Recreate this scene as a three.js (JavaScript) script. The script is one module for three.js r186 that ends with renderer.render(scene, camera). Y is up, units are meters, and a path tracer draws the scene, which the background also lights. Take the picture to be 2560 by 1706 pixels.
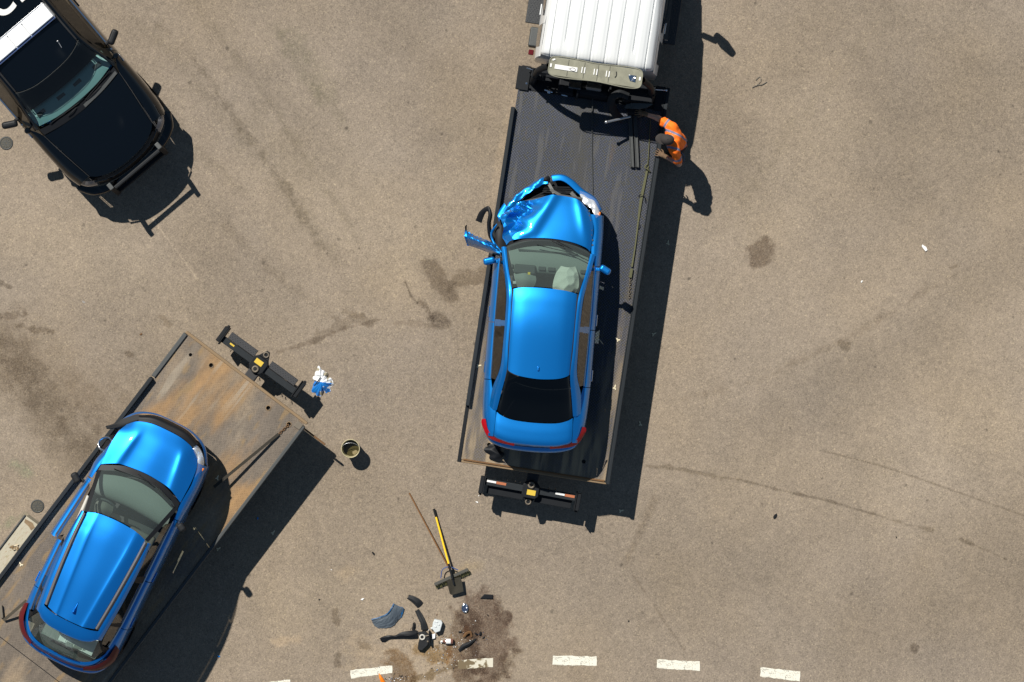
import * as THREE from 'three';
import { mergeGeometries, mergeVertices, toCreasedNormals } from 'three/addons/utils/BufferGeometryUtils.js';
import { RoundedBoxGeometry } from 'three/addons/geometries/RoundedBoxGeometry.js';
import { MarchingCubes } from 'three/addons/objects/MarchingCubes.js';
import { FontLoader } from 'three/addons/loaders/FontLoader.js';
import { TextGeometry } from 'three/addons/geometries/TextGeometry.js';

// ---------------------------------------------------------------- camera, sky, sun, exposure
const CAM_H = 44, PX_M = 143;                       // drone height, photo pixels per metre on the ground
const scene = new THREE.Scene();
const camera = new THREE.PerspectiveCamera(2 * Math.atan(853 / PX_M / CAM_H) * 180 / Math.PI, 2560 / 1706, 0.5, 400);
camera.position.set(0, CAM_H, 0);
camera.up.set(0, 0, -1);
camera.lookAt(0, 0, 0);
camera.updateMatrixWorld();

const renderer = new THREE.WebGLRenderer({ antialias: true });
renderer.toneMapping = THREE.LinearToneMapping;
renderer.toneMappingExposure = 1.5;
renderer.shadowMap.enabled = true;

const SUN = new THREE.Vector3(-0.432, 1, -0.625).normalize();
{ // clear sky: deep blue overhead, paler towards the horizon
  const w = 256, h = 128, d = new Float32Array(w * h * 4);
  for (let j = 0; j < h; j++) {
    const el = ((j + 0.5) / h - 0.5) * Math.PI, s = Math.max(0, Math.sin(el)), k = Math.pow(1 - s, 3.2);
    for (let i = 0; i < w; i++) {
      const o = (j * w + i) * 4;
      d[o] = 0.040 + 0.20 * k; d[o + 1] = 0.072 + 0.215 * k; d[o + 2] = 0.125 + 0.20 * k; d[o + 3] = 1;
    }
  }
  const sky = new THREE.DataTexture(d, w, h, THREE.RGBAFormat, THREE.FloatType);
  sky.mapping = THREE.EquirectangularReflectionMapping; sky.magFilter = THREE.LinearFilter; sky.needsUpdate = true;
  scene.background = sky; scene.environment = sky;
}
const sun = new THREE.DirectionalLight(new THREE.Color(1, 0.955, 0.88), 4.2);
sun.position.copy(SUN).multiplyScalar(60); sun.castShadow = true;
Object.assign(sun.shadow.camera, { left: -14, right: 14, top: 12, bottom: -12, near: 1, far: 120 });
sun.shadow.mapSize.set(4096, 4096);
scene.add(sun, sun.target);

// ---------------------------------------------------------------- helpers
const V = (x, y, z) => new THREE.Vector3(x, y, z);
function rng(seed) { let a = seed >>> 0; return () => { a |= 0; a = a + 0x6D2B79F5 | 0; let t = Math.imul(a ^ a >>> 15, 1 | a); t = t + Math.imul(t ^ t >>> 7, 61 | t) ^ t; return ((t ^ t >>> 14) >>> 0) / 4294967296; }; }
const hash2 = (x, y) => { let h = Math.imul(x, 374761393) + Math.imul(y, 668265263) | 0; h = Math.imul(h ^ h >>> 13, 1274126177); return ((h ^ h >>> 16) >>> 0) / 4294967296; };
function vnoise(x, y) { const i = Math.floor(x), j = Math.floor(y), f = x - i, g = y - j, a = f * f * (3 - 2 * f), b = g * g * (3 - 2 * g);
  const p = hash2(i, j), q = hash2(i + 1, j), r = hash2(i, j + 1), s = hash2(i + 1, j + 1); return p + (q - p) * a + (r - p) * b + (p - q - r + s) * a * b; }
const fbm = (x, y, n = 4) => { let s = 0, a = 0.5, t = 0; for (let k = 0; k < n; k++) { s += a * vnoise(x, y); t += a; a *= 0.5; x = x * 2.03 + 17.1; y = y * 2.03 + 9.7; } return s / t; };
const sstep = (a, b, x) => { const t = Math.min(1, Math.max(0, (x - a) / (b - a))); return t * t * (3 - 2 * t); };
const lerp = (a, b, t) => a + (b - a) * t;
// a photo pixel gives a direction; the height h of what it shows (on the ground, a deck, a roof) gives the distance
const P = (u, v, h = 0) => { const k = (CAM_H - h) / CAM_H / PX_M; return V((u - 1280) * k, h, (v - 853) * k); };

function std(color, o = {}) { const m = new THREE.MeshStandardMaterial({ roughness: 0.7, metalness: 0, ...o }); m.color.setRGB(...color); m.side = THREE.DoubleSide; return m; }
function phys(color, o = {}) { const m = new THREE.MeshPhysicalMaterial({ roughness: 0.5, metalness: 0, ...o }); m.color.setRGB(...color); m.side = THREE.DoubleSide; return m; }
function prep(g) { let r = g.index ? g.toNonIndexed() : g; for (const k of Object.keys(r.attributes)) if (!['position', 'normal', 'uv'].includes(k)) r.deleteAttribute(k);
  if (!r.attributes.normal) r.computeVertexNormals(); if (!r.attributes.uv) r.setAttribute('uv', new THREE.BufferAttribute(new Float32Array(r.attributes.position.count * 2), 2)); return r; }
const used = {};
function numbered(n) { if (!(n in used)) { used[n] = 0; return n; } used[n]++; return n + '_' + String(used[n]).padStart(3, '0'); }
function obj(name, geos, mat, parent) {
  const g = Array.isArray(geos) ? (geos.length === 1 ? geos[0] : mergeGeometries(geos.map(prep))) : geos;
  const m = new THREE.Mesh(g, mat); m.name = parent ? name : numbered(name); m.castShadow = m.receiveShadow = true; (parent || scene).add(m); return m;
}
function tag(o, label, category, group) { o.userData.label = label; o.userData.category = category; if (group) o.userData.group = group; return o; }
function thing(name, label, category, pos = [0, 0, 0], turn = 0, group) { const o = new THREE.Group(); o.name = numbered(name); o.position.set(...pos); o.rotation.y = turn; scene.add(o); return tag(o, label, category, group); }
function struct(o) { o.userData.kind = 'structure'; return o; }

function box(w, h, d, x = 0, y = 0, z = 0, r = 0.006, ry = 0, rx = 0, rz = 0) { const g = r > 0 ? new RoundedBoxGeometry(w, h, d, 2, Math.min(r, w / 2.01, h / 2.01, d / 2.01)) : new THREE.BoxGeometry(w, h, d); if (rx) g.rotateX(rx); if (rz) g.rotateZ(rz); if (ry) g.rotateY(ry); g.translate(x, y, z); return g; }
function rod(a, b, r1, r2 = r1, seg = 12) { a = V(...a); b = V(...b); const d = b.clone().sub(a), g = new THREE.CylinderGeometry(r2, r1, d.length(), seg); g.applyQuaternion(new THREE.Quaternion().setFromUnitVectors(V(0, 1, 0), d.clone().normalize())); const c = a.add(b).multiplyScalar(0.5); g.translate(c.x, c.y, c.z); return g; }
function bar(a, b, w, h, r = 0.004) { a = V(...a); b = V(...b); const d = b.clone().sub(a), g = box(w, h, d.length(), 0, 0, 0, r); const m = new THREE.Matrix4().lookAt(b, a, V(0, 1, 0)); g.applyMatrix4(m); const c = a.add(b).multiplyScalar(0.5); g.translate(c.x, c.y, c.z); return g; }
function tube(pts, r, seg = 24, rs = 8, closed = false) { return new THREE.TubeGeometry(new THREE.CatmullRomCurve3(pts.map(p => Array.isArray(p) ? V(...p) : p), closed), seg, r, rs, closed); }
function prism(pts, y0, y1, bevel = 0.004) { // pts: [x, z] outline
  const s = new THREE.Shape(pts.map(p => new THREE.Vector2(p[0], -p[1]))); const b = Math.min(bevel, (y1 - y0) * 0.4);
  const g = new THREE.ExtrudeGeometry(s, { depth: y1 - y0 - 2 * b, bevelEnabled: b > 0, bevelThickness: b, bevelSize: b, bevelOffset: -b, bevelSegments: 2, curveSegments: 8 }); g.rotateX(-Math.PI / 2); g.translate(0, y0 + b, 0); return g; }
function lathe(pts, seg = 28, x = 0, y = 0, z = 0) { const g = new THREE.LatheGeometry(pts.map(p => new THREE.Vector2(...p)), seg); g.translate(x, y, z); return g; }

// smooth surface through a grid of control points (Catmull-Rom both ways)
function cr(p0, p1, p2, p3, t) { const t2 = t * t, t3 = t2 * t; return [0, 1, 2].map(k => 0.5 * (2 * p1[k] + (p2[k] - p0[k]) * t + (2 * p0[k] - 5 * p1[k] + 4 * p2[k] - p3[k]) * t2 + (3 * p1[k] - p0[k] - 3 * p2[k] + p3[k]) * t3)); }
function onRow(r, f) { const n = r.length - 1; if (n === 1) return [0, 1, 2].map(k => lerp(r[0][k], r[1][k], f)); let i = Math.min(n - 1, Math.max(0, Math.floor(f))), t = f - i; const ex = (a, b) => [0, 1, 2].map(k => 2 * a[k] - b[k]);
  return cr(i > 0 ? r[i - 1] : ex(r[0], r[1]), r[i], r[i + 1], i + 2 <= n ? r[i + 2] : ex(r[n], r[n - 1]), t); }
function patch(rows, nu = 16, nv = 16, o = {}) {
  const { r0 = 0, r1 = rows.length - 1, c0 = 0, c1 = rows[0].length - 1, fn } = o, pos = [], uv = [], idx = [];
  for (let j = 0; j <= nv; j++) for (let i = 0; i <= nu; i++) {
    const fu = c0 + (c1 - c0) * i / nu, fv = r0 + (r1 - r0) * j / nv; let p = onRow(rows.map(r => onRow(r, fu)), fv); if (fn) p = fn(p, i / nu, j / nv); pos.push(...p); uv.push(i / nu, j / nv); }
  for (let j = 0; j < nv; j++) for (let i = 0; i < nu; i++) { const a = j * (nu + 1) + i, b = a + 1, c = a + nu + 1, d = c + 1; idx.push(a, c, b, b, c, d); }
  const g = new THREE.BufferGeometry(); g.setAttribute('position', new THREE.Float32BufferAttribute(pos, 3)); g.setAttribute('uv', new THREE.Float32BufferAttribute(uv, 2)); g.setIndex(idx); g.computeVertexNormals(); return g;
}
const mir = r => [...r.slice(1).reverse().map(p => [-p[0], p[1], p[2]]), ...(r[0][0] === 0 ? [r[0]] : [[-r[0][0], r[0][1], r[0][2]], r[0]]), ...r.slice(1)];
const full = rows => rows.map(mir);
const flip = rows => rows.map(r => r.map(p => [-p[0], p[1], p[2]]));
// a bent strip of sheet with thickness: spine of [x, y, z, width, arch]
function strip(sp, o = {}) { const { nu = 8, nv = 24, th = 0.006, jag = 0, seed = 1, fold = 0 } = o, R = rng(seed), rows = [];
  sp.forEach((p, i) => { const a = sp[Math.max(0, i - 1)], b = sp[Math.min(sp.length - 1, i + 1)]; let dx = b[0] - a[0], dz = b[2] - a[2]; const l = Math.hypot(dx, dz) || 1; dx /= l; dz /= l; const w = p[3] / 2, ar = p[4] || 0;
    rows.push([-1, -0.5, 0, 0.5, 1].map(s => [p[0] - dz * w * s + (R() - 0.5) * jag, p[1] + ar * (fold ? 1 - Math.abs(s) : 1 - s * s) + (R() - 0.5) * jag * 0.6, p[2] + dx * w * s + (R() - 0.5) * jag])); });
  return [patch(rows, nu, nv), patch(rows.map(r => r.map(p => [p[0], p[1] - th, p[2]])), nu, nv)]; }
// ---------------------------------------------------------------- textures and materials
function dtex(w, h, f, srgb = false) { const d = new Uint8Array(w * h * 4); for (let j = 0; j < h; j++) for (let i = 0; i < w; i++) { const c = f(i, j), o = (j * w + i) * 4; d[o] = Math.max(0, Math.min(255, c[0])); d[o + 1] = Math.max(0, Math.min(255, c[1])); d[o + 2] = Math.max(0, Math.min(255, c[2])); d[o + 3] = 255; }
  const t = new THREE.DataTexture(d, w, h, THREE.RGBAFormat); t.magFilter = t.minFilter = THREE.LinearFilter; t.wrapS = t.wrapT = THREE.RepeatWrapping; if (srgb) t.colorSpace = THREE.SRGBColorSpace; t.needsUpdate = true; return t; }
const wrapN = (x, y, per, n) => { // tiling noise
  const fx = x - Math.floor(x / per) * per, fy = y - Math.floor(y / per) * per, a = fx / per, b = fy / per; return lerp(lerp(fbm(fx, fy, n), fbm(fx - per, fy, n), a), lerp(fbm(fx, fy - per, n), fbm(fx - per, fy - per, n), a), b); };
const grainBump = dtex(256, 256, (i, j) => { const v = 90 + 90 * hash2(i, j) + 60 * hash2(i >> 1, (j >> 1) + 999); return [v, v, v]; });
const rep = (t, x, y) => { const c = t.clone(); c.repeat.set(x, y); c.needsUpdate = true; return c; };
const dirtTex = dtex(256, 256, (i, j) => { const n = wrapN(i / 16, j / 16, 16, 4), g = hash2(i, j), v = 205 + 60 * (n - 0.5) + 22 * (g - 0.5); return [v, v * 0.985, v * 0.96]; }, true);
const fleck = dtex(128, 128, (i, j) => { const v = 226 + 26 * hash2(i, j + 77); return [v, v, v]; }, true);

const M = {};
M.blue = phys([0.0004, 0.195, 0.60], { metalness: 0.74, roughness: 0.385, clearcoat: 1, clearcoatRoughness: 0.04 });
M.blueSuv = phys([0.0004, 0.18, 0.60], { metalness: 0.74, roughness: 0.385, clearcoat: 1, clearcoatRoughness: 0.05 });
M.black = phys([0.0015, 0.0025, 0.004], { roughness: 0.04, ior: 1.5 });
M.white = phys([0.62, 0.635, 0.635], { roughness: 0.4, clearcoat: 0.6, clearcoatRoughness: 0.1 });
M.glass = phys([0.62, 0.74, 0.69], { transmission: 0.955, thickness: 0, roughness: 0.03, ior: 1.5 });
M.glassTint = phys([0.22, 0.205, 0.17], { transmission: 1, thickness: 0, roughness: 0.03, ior: 1.5 });
M.glassDark = phys([0.04, 0.05, 0.06], { transmission: 1, thickness: 0, roughness: 0.03, ior: 1.5 });
M.lens = phys([0.95, 0.96, 0.97], { transmission: 0.92, thickness: 0, roughness: 0.08, ior: 1.5 });
M.redLens = phys([0.34, 0.004, 0.010], { roughness: 0.3, specularIntensity: 0.5 });
M.redDark = phys([0.085, 0.004, 0.008], { roughness: 0.3, specularIntensity: 0.5 });
M.amber = phys([0.6, 0.16, 0.01], { roughness: 0.2, clearcoat: 1 });
M.chrome = std([0.75, 0.76, 0.78], { metalness: 1, roughness: 0.14 });
M.satin = std([0.42, 0.43, 0.44], { metalness: 0.9, roughness: 0.38 });
M.plastic = phys([0.007, 0.008, 0.010], { specularIntensity: 0.35, roughness: 0.5 });
M.trim = phys([0.018, 0.019, 0.021], { specularIntensity: 0.35, roughness: 0.55 });
M.cladding = phys([0.026, 0.029, 0.034], { specularIntensity: 0.35, roughness: 0.6, map: dirtTex });
M.rubber = phys([0.012, 0.012, 0.013], { specularIntensity: 0.35, roughness: 0.85 });
M.cavity = phys([0.05, 0.05, 0.052], { specularIntensity: 0.35, roughness: 0.9 });
M.dash = std([0.16, 0.175, 0.165], { roughness: 0.75 });
M.dashDark = std([0.035, 0.038, 0.04], { roughness: 0.7 });
M.seat = std([0.10, 0.095, 0.085], { roughness: 0.9 });
M.airbag = std([0.46, 0.45, 0.41], { roughness: 0.95 });
M.rail = phys([0.026, 0.033, 0.041], { specularIntensity: 0.35, roughness: 0.55, map: dirtTex });
M.steelDark = phys([0.013, 0.016, 0.021], { specularIntensity: 0.35, roughness: 0.55, map: dirtTex });
M.steelGrey = std([0.09, 0.10, 0.105], { metalness: 0.3, roughness: 0.55, map: dirtTex });
M.steelWorn = std([0.24, 0.21, 0.17], { metalness: 0.4, roughness: 0.6, map: dirtTex });
M.rust = std([0.22, 0.115, 0.045], { roughness: 0.9, map: dirtTex });
M.rustPale = std([0.34, 0.24, 0.14], { roughness: 0.85, map: dirtTex });
M.yellow = std([0.55, 0.38, 0.03], { roughness: 0.6 });
M.reflector = phys([0.86, 0.87, 0.88], { metalness: 0.6, roughness: 0.35 });
M.paper = std([0.7, 0.7, 0.68], { roughness: 0.9 });
M.orangePaint = std([0.36, 0.11, 0.04], { roughness: 0.6 });
M.blueInk = std([0.03, 0.07, 0.2], { roughness: 0.6 });
M.strap = std([0.135, 0.14, 0.075], { roughness: 0.95, map: dirtTex });
M.tray = std([0.34, 0.345, 0.27], { roughness: 0.75, map: dirtTex });
// ---------------------------------------------------------------- ground
const base = [161, 146, 128];      // old sun-bleached asphalt, as sRGB before the exposure is taken off below
const U0 = -600, U1 = 3160, W0 = -500, W1 = 2206, GW = 2048, GH = 1474;
function dseg(x, y, a, b) { const dx = b[0] - a[0], dy = b[1] - a[1], t = Math.max(0, Math.min(1, ((x - a[0]) * dx + (y - a[1]) * dy) / (dx * dx + dy * dy + 1e-9))); return [Math.hypot(x - a[0] - dx * t, y - a[1] - dy * t), t]; }
// spills, scuffs and cracks: outline in photo pixels, half width, how ragged, what is left of the colour
const marks = [
  // broad worn bands where tyres have polished or dirtied the surface
  ...[[[[2620, 1040], [2420, 1110], [2260, 1190]], 120, 1.20], [[[2050, 330], [1960, 430], [1890, 540]], 100, 1.11], [[[760, 420], [900, 520], [1000, 640]], 90, 1.11], [[[1180, 330], [1130, 480], [1080, 600]], 70, 1.10], [[[2560, 640], [2380, 760], [2150, 930], [1950, 1040]], 70, 0.84], [[[980, 0], [1080, 180], [1150, 340]], 90, 0.87], [[[2560, 1480], [2350, 1500], [2150, 1560]], 100, 0.88], [[[1700, 100], [1800, 300], [1850, 460]], 60, 0.90], [[[60, 560], [260, 640], [420, 740]], 90, 1.10], [[[1500, 1500], [1700, 1420], [1900, 1400]], 80, 0.91], [[[600, 160], [760, 330], [900, 470]], 36, 0.88], [[[2200, 60], [2260, 300], [2300, 480]], 80, 0.90], [[[700, 1520], [860, 1480], [980, 1500]], 60, 1.06]].map(([p, w, m]) => ({ p, w, e: 40, soft: w * 0.9, m: [m, m, m * (m > 1 ? 0.985 : 1.0)], band: 1 })),
  { p: [[1076, 672], [1098, 706], [1125, 732]], w: 24, e: 10, m: [0.50, 0.47, 0.44] }, { p: [[1125, 716], [1160, 694], [1250, 682]], w: 19, e: 12, m: [0.60, 0.57, 0.53] },
  { p: [[1013, 706], [1027, 740], [1044, 758]], w: 1.6, e: 1.5, m: [0.32, 0.3, 0.28] }, { p: [[1048, 754], [1066, 768], [1082, 800]], w: 6, e: 7, m: [0.5, 0.47, 0.44] }, { p: [[1090, 796], [1108, 806]], w: 20, e: 9, m: [0.46, 0.43, 0.4] },
  { p: [[700, 880], [790, 850], [860, 822], [955, 798]], w: 4, e: 6, m: [0.66, 0.63, 0.6] }, { p: [[800, 842], [860, 802], [945, 800]], w: 14, e: 18, m: [0.74, 0.72, 0.69] }, { p: [[860, 780], [910, 795]], w: 5, e: 10, m: [0.8, 0.78, 0.75] }, { p: [[990, 805], [1090, 818]], w: 6, e: 12, m: [0.82, 0.8, 0.78] },
  { p: [[1893, 640], [1910, 630]], w: 30, e: 16, m: [0.46, 0.42, 0.39] },
  { p: [[1618, 1166], [1700, 1172], [1790, 1192], [1850, 1200]], w: 5, e: 7, m: [0.62, 0.6, 0.56] }, { p: [[1850, 1200], [1960, 1228], [2060, 1250], [2150, 1276], [2220, 1296]], w: 2.4, e: 3, m: [0.50, 0.48, 0.45] }, { p: [[2220, 1300], [2330, 1326]], w: 3, e: 8, m: [0.66, 0.64, 0.6] }, { p: [[2400, 1348], [2470, 1378], [2515, 1398]], w: 3, e: 5, m: [0.58, 0.56, 0.52] },
  { p: [[2060, 1128], [2200, 1164], [2330, 1208], [2460, 1254], [2640, 1318]], w: 1.5, e: 1, m: [0.58, 0.56, 0.53] },
  { p: [[1585, 1440], [1625, 1500], [1665, 1560], [1710, 1625]], w: 1.8, e: 3, m: [0.72, 0.7, 0.67] },
  { p: [[0, 890], [60, 960], [110, 1020], [190, 1110], [240, 1170]], w: 50, e: 30, m: [0.50, 0.475, 0.44], soft: 60, band: 1 }, { p: [[20, 860], [130, 940], [230, 1000], [300, 1050]], w: 55, e: 36, m: [0.74, 0.71, 0.67], soft: 70, band: 1 },
  { p: [[0, 712], [25, 716]], w: 5, e: 8, m: [0.5, 0.48, 0.45] }, { p: [[0, 790], [60, 790]], w: 7, e: 14, m: [0.66, 0.63, 0.6] }, { p: [[50, 815], [90, 826], [130, 828]], w: 5, e: 12, m: [0.6, 0.57, 0.53] }, { p: [[318, 884], [326, 888]], w: 7, e: 6, m: [0.55, 0.52, 0.48] }, { p: [[400, 790], [425, 812]], w: 6, e: 8, m: [0.75, 0.72, 0.68] },
  { p: [[690, 70], [730, 140], [780, 215], [805, 252]], w: 11, e: 12, m: [0.76, 0.78, 0.74], soft: 16 }, { p: [[720, 80], [790, 170], [830, 240]], w: 16, e: 22, m: [0.84, 0.86, 0.82], soft: 22 }, { p: [[835, 280], [865, 318]], w: 10, e: 10, m: [0.82, 0.83, 0.8], soft: 14 },
  { p: [[340, 60], [420, 110], [500, 220], [590, 330], [680, 430], [740, 520], [840, 650]], w: 14, e: 20, m: [0.82, 0.82, 0.80], soft: 26 }, { p: [[400, 60], [480, 140], [560, 260], [650, 380], [720, 480], [790, 600], [840, 655]], w: 5, e: 16, m: [0.72, 0.71, 0.69], soft: 10 }, { p: [[300, 140], [420, 290], [520, 400], [600, 480]], w: 9, e: 14, m: [0.80, 0.80, 0.78], soft: 16 }, { p: [[480, 0], [640, 210], [780, 420], [900, 600]], w: 7, e: 14, m: [0.84, 0.84, 0.82], soft: 12 }, { p: [[560, 560], [700, 700], [820, 780]], w: 8, e: 16, m: [0.86, 0.85, 0.83], soft: 14 }, { p: [[1860, 500], [2000, 300], [2200, 60]], w: 9, e: 18, m: [0.90, 0.90, 0.88], soft: 20 }, { p: [[1700, 1000], [1900, 950], [2150, 830], [2400, 680]], w: 5, e: 14, m: [0.80, 0.78, 0.75], soft: 10 }, { p: [[1640, 1240], [1600, 1330], [1560, 1420]], w: 4, e: 10, m: [0.8, 0.78, 0.75], soft: 8 }, { p: [[640, 300], [740, 410]], w: 30, e: 30, m: [0.92, 0.92, 0.9], soft: 40 },
  { p: [[370, 532], [420, 600], [455, 645], [490, 695]], w: 1.5, e: 0.6, m: [1.5, 1.5, 1.48] }, { p: [[280, 90], [306, 118]], w: 1.4, e: 0.6, m: [1.3, 1.3, 1.28] },
  { p: [[1300, 210], [1275, 290], [1250, 400], [1225, 520]], w: 11, e: 7, m: [1.16, 1.13, 1.08], soft: 6 },
  // where the cars hit: coolant and oil, with pale absorbent swept around it
  { p: [[905, 1632], [1000, 1640], [1080, 1610], [1110, 1640], [1050, 1700]], w: 40, e: 40, m: [1.24, 1.2, 1.12], soft: 30 },
  { p: [[690, 1606], [745, 1600]], w: 10, e: 8, m: [1.32, 1.26, 1.16], soft: 8 }, { p: [[860, 1440], [875, 1425]], w: 14, e: 12, m: [1.2, 1.16, 1.08], soft: 16 }, { p: [[1150, 1430], [1190, 1415]], w: 10, e: 12, m: [1.1, 1.06, 0.92], soft: 16 },
  { p: [[1205, 1540], [1225, 1600], [1220, 1660]], w: 58, e: 28, m: [0.42, 0.345, 0.31] }, { p: [[1160, 1560], [1150, 1610], [1170, 1680]], w: 40, e: 34, m: [0.44, 0.37, 0.31] }, { p: [[1245, 1520], [1262, 1545]], w: 14, e: 12, m: [0.62, 0.56, 0.52] },
  { p: [[990, 1655], [1010, 1690], [1000, 1730]], w: 30, e: 16, m: [0.48, 0.38, 0.26] }, { p: [[1060, 1625], [1110, 1650]], w: 18, e: 18, m: [0.66, 0.55, 0.36] }, { p: [[1040, 1700], [1120, 1672], [1140, 1665]], w: 9, e: 10, m: [0.5, 0.44, 0.32] }, { p: [[1128, 1590], [1124, 1630], [1118, 1660]], w: 6, e: 7, m: [0.92, 0.7, 0.42] }, { p: [[1165, 1570], [1172, 1600]], w: 6, e: 8, m: [0.8, 0.55, 0.3] }, { p: [[1280, 1640], [1250, 1690]], w: 16, e: 18, m: [0.62, 0.58, 0.52] },
  { p: [[838, 1530], [842, 1555]], w: 8, e: 8, m: [0.62, 0.59, 0.55] }, { p: [[846, 1640], [844, 1660]], w: 8, e: 6, m: [0.55, 0.53, 0.5] }, { p: [[900, 1610], [915, 1612]], w: 9, e: 10, m: [0.68, 0.65, 0.6] }, { p: [[2287, 1618], [2290, 1622]], w: 11, e: 7, m: [0.5, 0.47, 0.44] }, { p: [[2380, 672], [2395, 664]], w: 5, e: 7, m: [0.65, 0.62, 0.58] }, { p: [[2100, 860], [2120, 870]], w: 7, e: 12, m: [0.72, 0.7, 0.66] },
  { p: [[40, 1160], [70, 1180]], w: 10, e: 14, m: [0.82, 0.96, 0.86], soft: 14 }, { p: [[0, 1320], [60, 1290]], w: 6, e: 10, m: [0.8, 0.95, 0.84], soft: 10 },
];
for (const k of marks) { const a = k.p.map(q => q[0]), b = k.p.map(q => q[1]), pad = k.w + k.e + (k.soft || 3) + 8; k.bb = [Math.min(...a) - pad, Math.max(...a) + pad, Math.min(...b) - pad, Math.max(...b) + pad]; }
const spots = []; { const R = rng(41); for (let k = 0; k < 420; k++) spots.push([U0 + R() * (U1 - U0), W0 + R() * (W1 - W0), 1.5 + 3.5 * R() * R(), 0.45 + 0.35 * R()]); }
const cell = new Map(); for (const s of spots) { const k = Math.floor(s[0] / 40) + ',' + Math.floor(s[1] / 40); if (!cell.has(k)) cell.set(k, []); cell.get(k).push(s); }
const toLin = c => { c /= 255; return c <= 0.04045 ? c / 12.92 : Math.pow((c + 0.055) / 1.055, 2.4); }, toS = c => 255 * (c <= 0.0031308 ? 12.92 * c : 1.055 * Math.pow(c, 1 / 2.4) - 0.055);
const baseLin = base.map(c => toLin(c) / 1.62);
function asphalt(u, v, i, j) {
  const big = fbm(u / 420 + 3.1, v / 420 + 8.2, 3) - 0.5, mid = fbm(u / 90 + 51, v / 90 + 12, 3) - 0.5, warm = fbm(u / 240 + 20, v / 240 + 5, 3) - 0.5, small = fbm(u / 9, v / 9, 2) - 0.5;
  const g = hash2(i, j) + hash2(i + 4000, j + 77) - 1, sp = hash2(i + 9000, j + 331);
  const g2 = hash2((i >> 1) + 500, (j >> 1) + 900) - 0.5; let f = 1 + 0.34 * big + 0.20 * mid + 0.22 * small + 0.32 * g + 0.07 * g2, yel = 0;
  if (sp > 0.955) { f *= 1.42; yel = 0.08; } else if (sp < 0.03) f *= 0.66;
  return [baseLin[0] * f * (1 + 0.05 * warm), baseLin[1] * f, baseLin[2] * f * (1 - 0.12 * warm - yel)];
}
const groundMap = dtex(GW, GH, (i, j) => {
  const u = U0 + (i + 0.5) / GW * (U1 - U0), v = W1 - (j + 0.5) / GH * (W1 - W0); const c = asphalt(u, v, i, j);
  for (const k of marks) { const b = k.bb; if (u < b[0] || u > b[1] || v < b[2] || v > b[3]) continue; let d = 1e9; for (let s = 0; s + 1 < k.p.length; s++) d = Math.min(d, dseg(u, v, k.p[s], k.p[s + 1])[0]);
    const n = fbm(u / 22 + 7, v / 22 + 3, 4) - 0.5, n2 = fbm(u / 5, v / 5, 2) - 0.5, edge = k.w + 2.2 * k.e * n, so = k.soft || (k.w > 36 ? 15 : k.w > 14 ? 8 : 3);
    let a = 1 - sstep(edge - so, edge + so, d + n2 * Math.min(k.e, 8)); a *= 0.82 + 0.7 * (hash2(i + 31, j + 17) - 0.5) + 0.5 * n; if (k.soft && !k.band && k.m[0] < 1) a *= 0.35 + 1.1 * fbm(u / 6 + 3, v / 6, 2); a = Math.max(0, Math.min(1, a)); for (let q = 0; q < 3; q++) c[q] *= lerp(1, k.m[q], a); }
  const cx = Math.floor(u / 40), cy = Math.floor(v / 40); for (let p = -1; p <= 1; p++) for (let q = -1; q <= 1; q++) { const l = cell.get((cx + p) + ',' + (cy + q)); if (l) for (const s of l) { const d = Math.hypot(u - s[0], v - s[1]); if (d < s[2] + 3) { const a = 1 - sstep(s[2] - 1.5, s[2] + 2, d + 4 * (fbm(u / 4, v / 4, 2) - 0.5)); for (let k = 0; k < 3; k++) c[k] *= lerp(1, s[3], a); } } }
  return [toS(c[0]), toS(c[1]), toS(c[2])];
}, true);
groundMap.wrapS = groundMap.wrapT = THREE.ClampToEdgeWrapping;
const farMap = dtex(512, 512, (i, j) => { const n = wrapN(i / 32, j / 32, 16, 4) - 0.5, g = hash2(i, j) - 0.5, f = 1 + 0.3 * n + 0.3 * g; return baseLin.map(c => toS(c * f)); }, true);
{
  const g = new THREE.PlaneGeometry((U1 - U0) / PX_M, (W1 - W0) / PX_M); g.rotateX(-Math.PI / 2);
  const m = std([1, 1, 1], { map: groundMap, roughness: 0.93, bumpMap: rep(grainBump, 13, 9.4), bumpScale: 0.006 });
  struct(obj('asphalt_road', g, m));
  const far = new THREE.PlaneGeometry(300, 300); far.rotateX(-Math.PI / 2);
  const fm = std([1, 1, 1], { map: rep(farMap, 45, 45), roughness: 0.95 }); const o = struct(obj('ground', far, fm)); o.position.y = -0.006;
}
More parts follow.
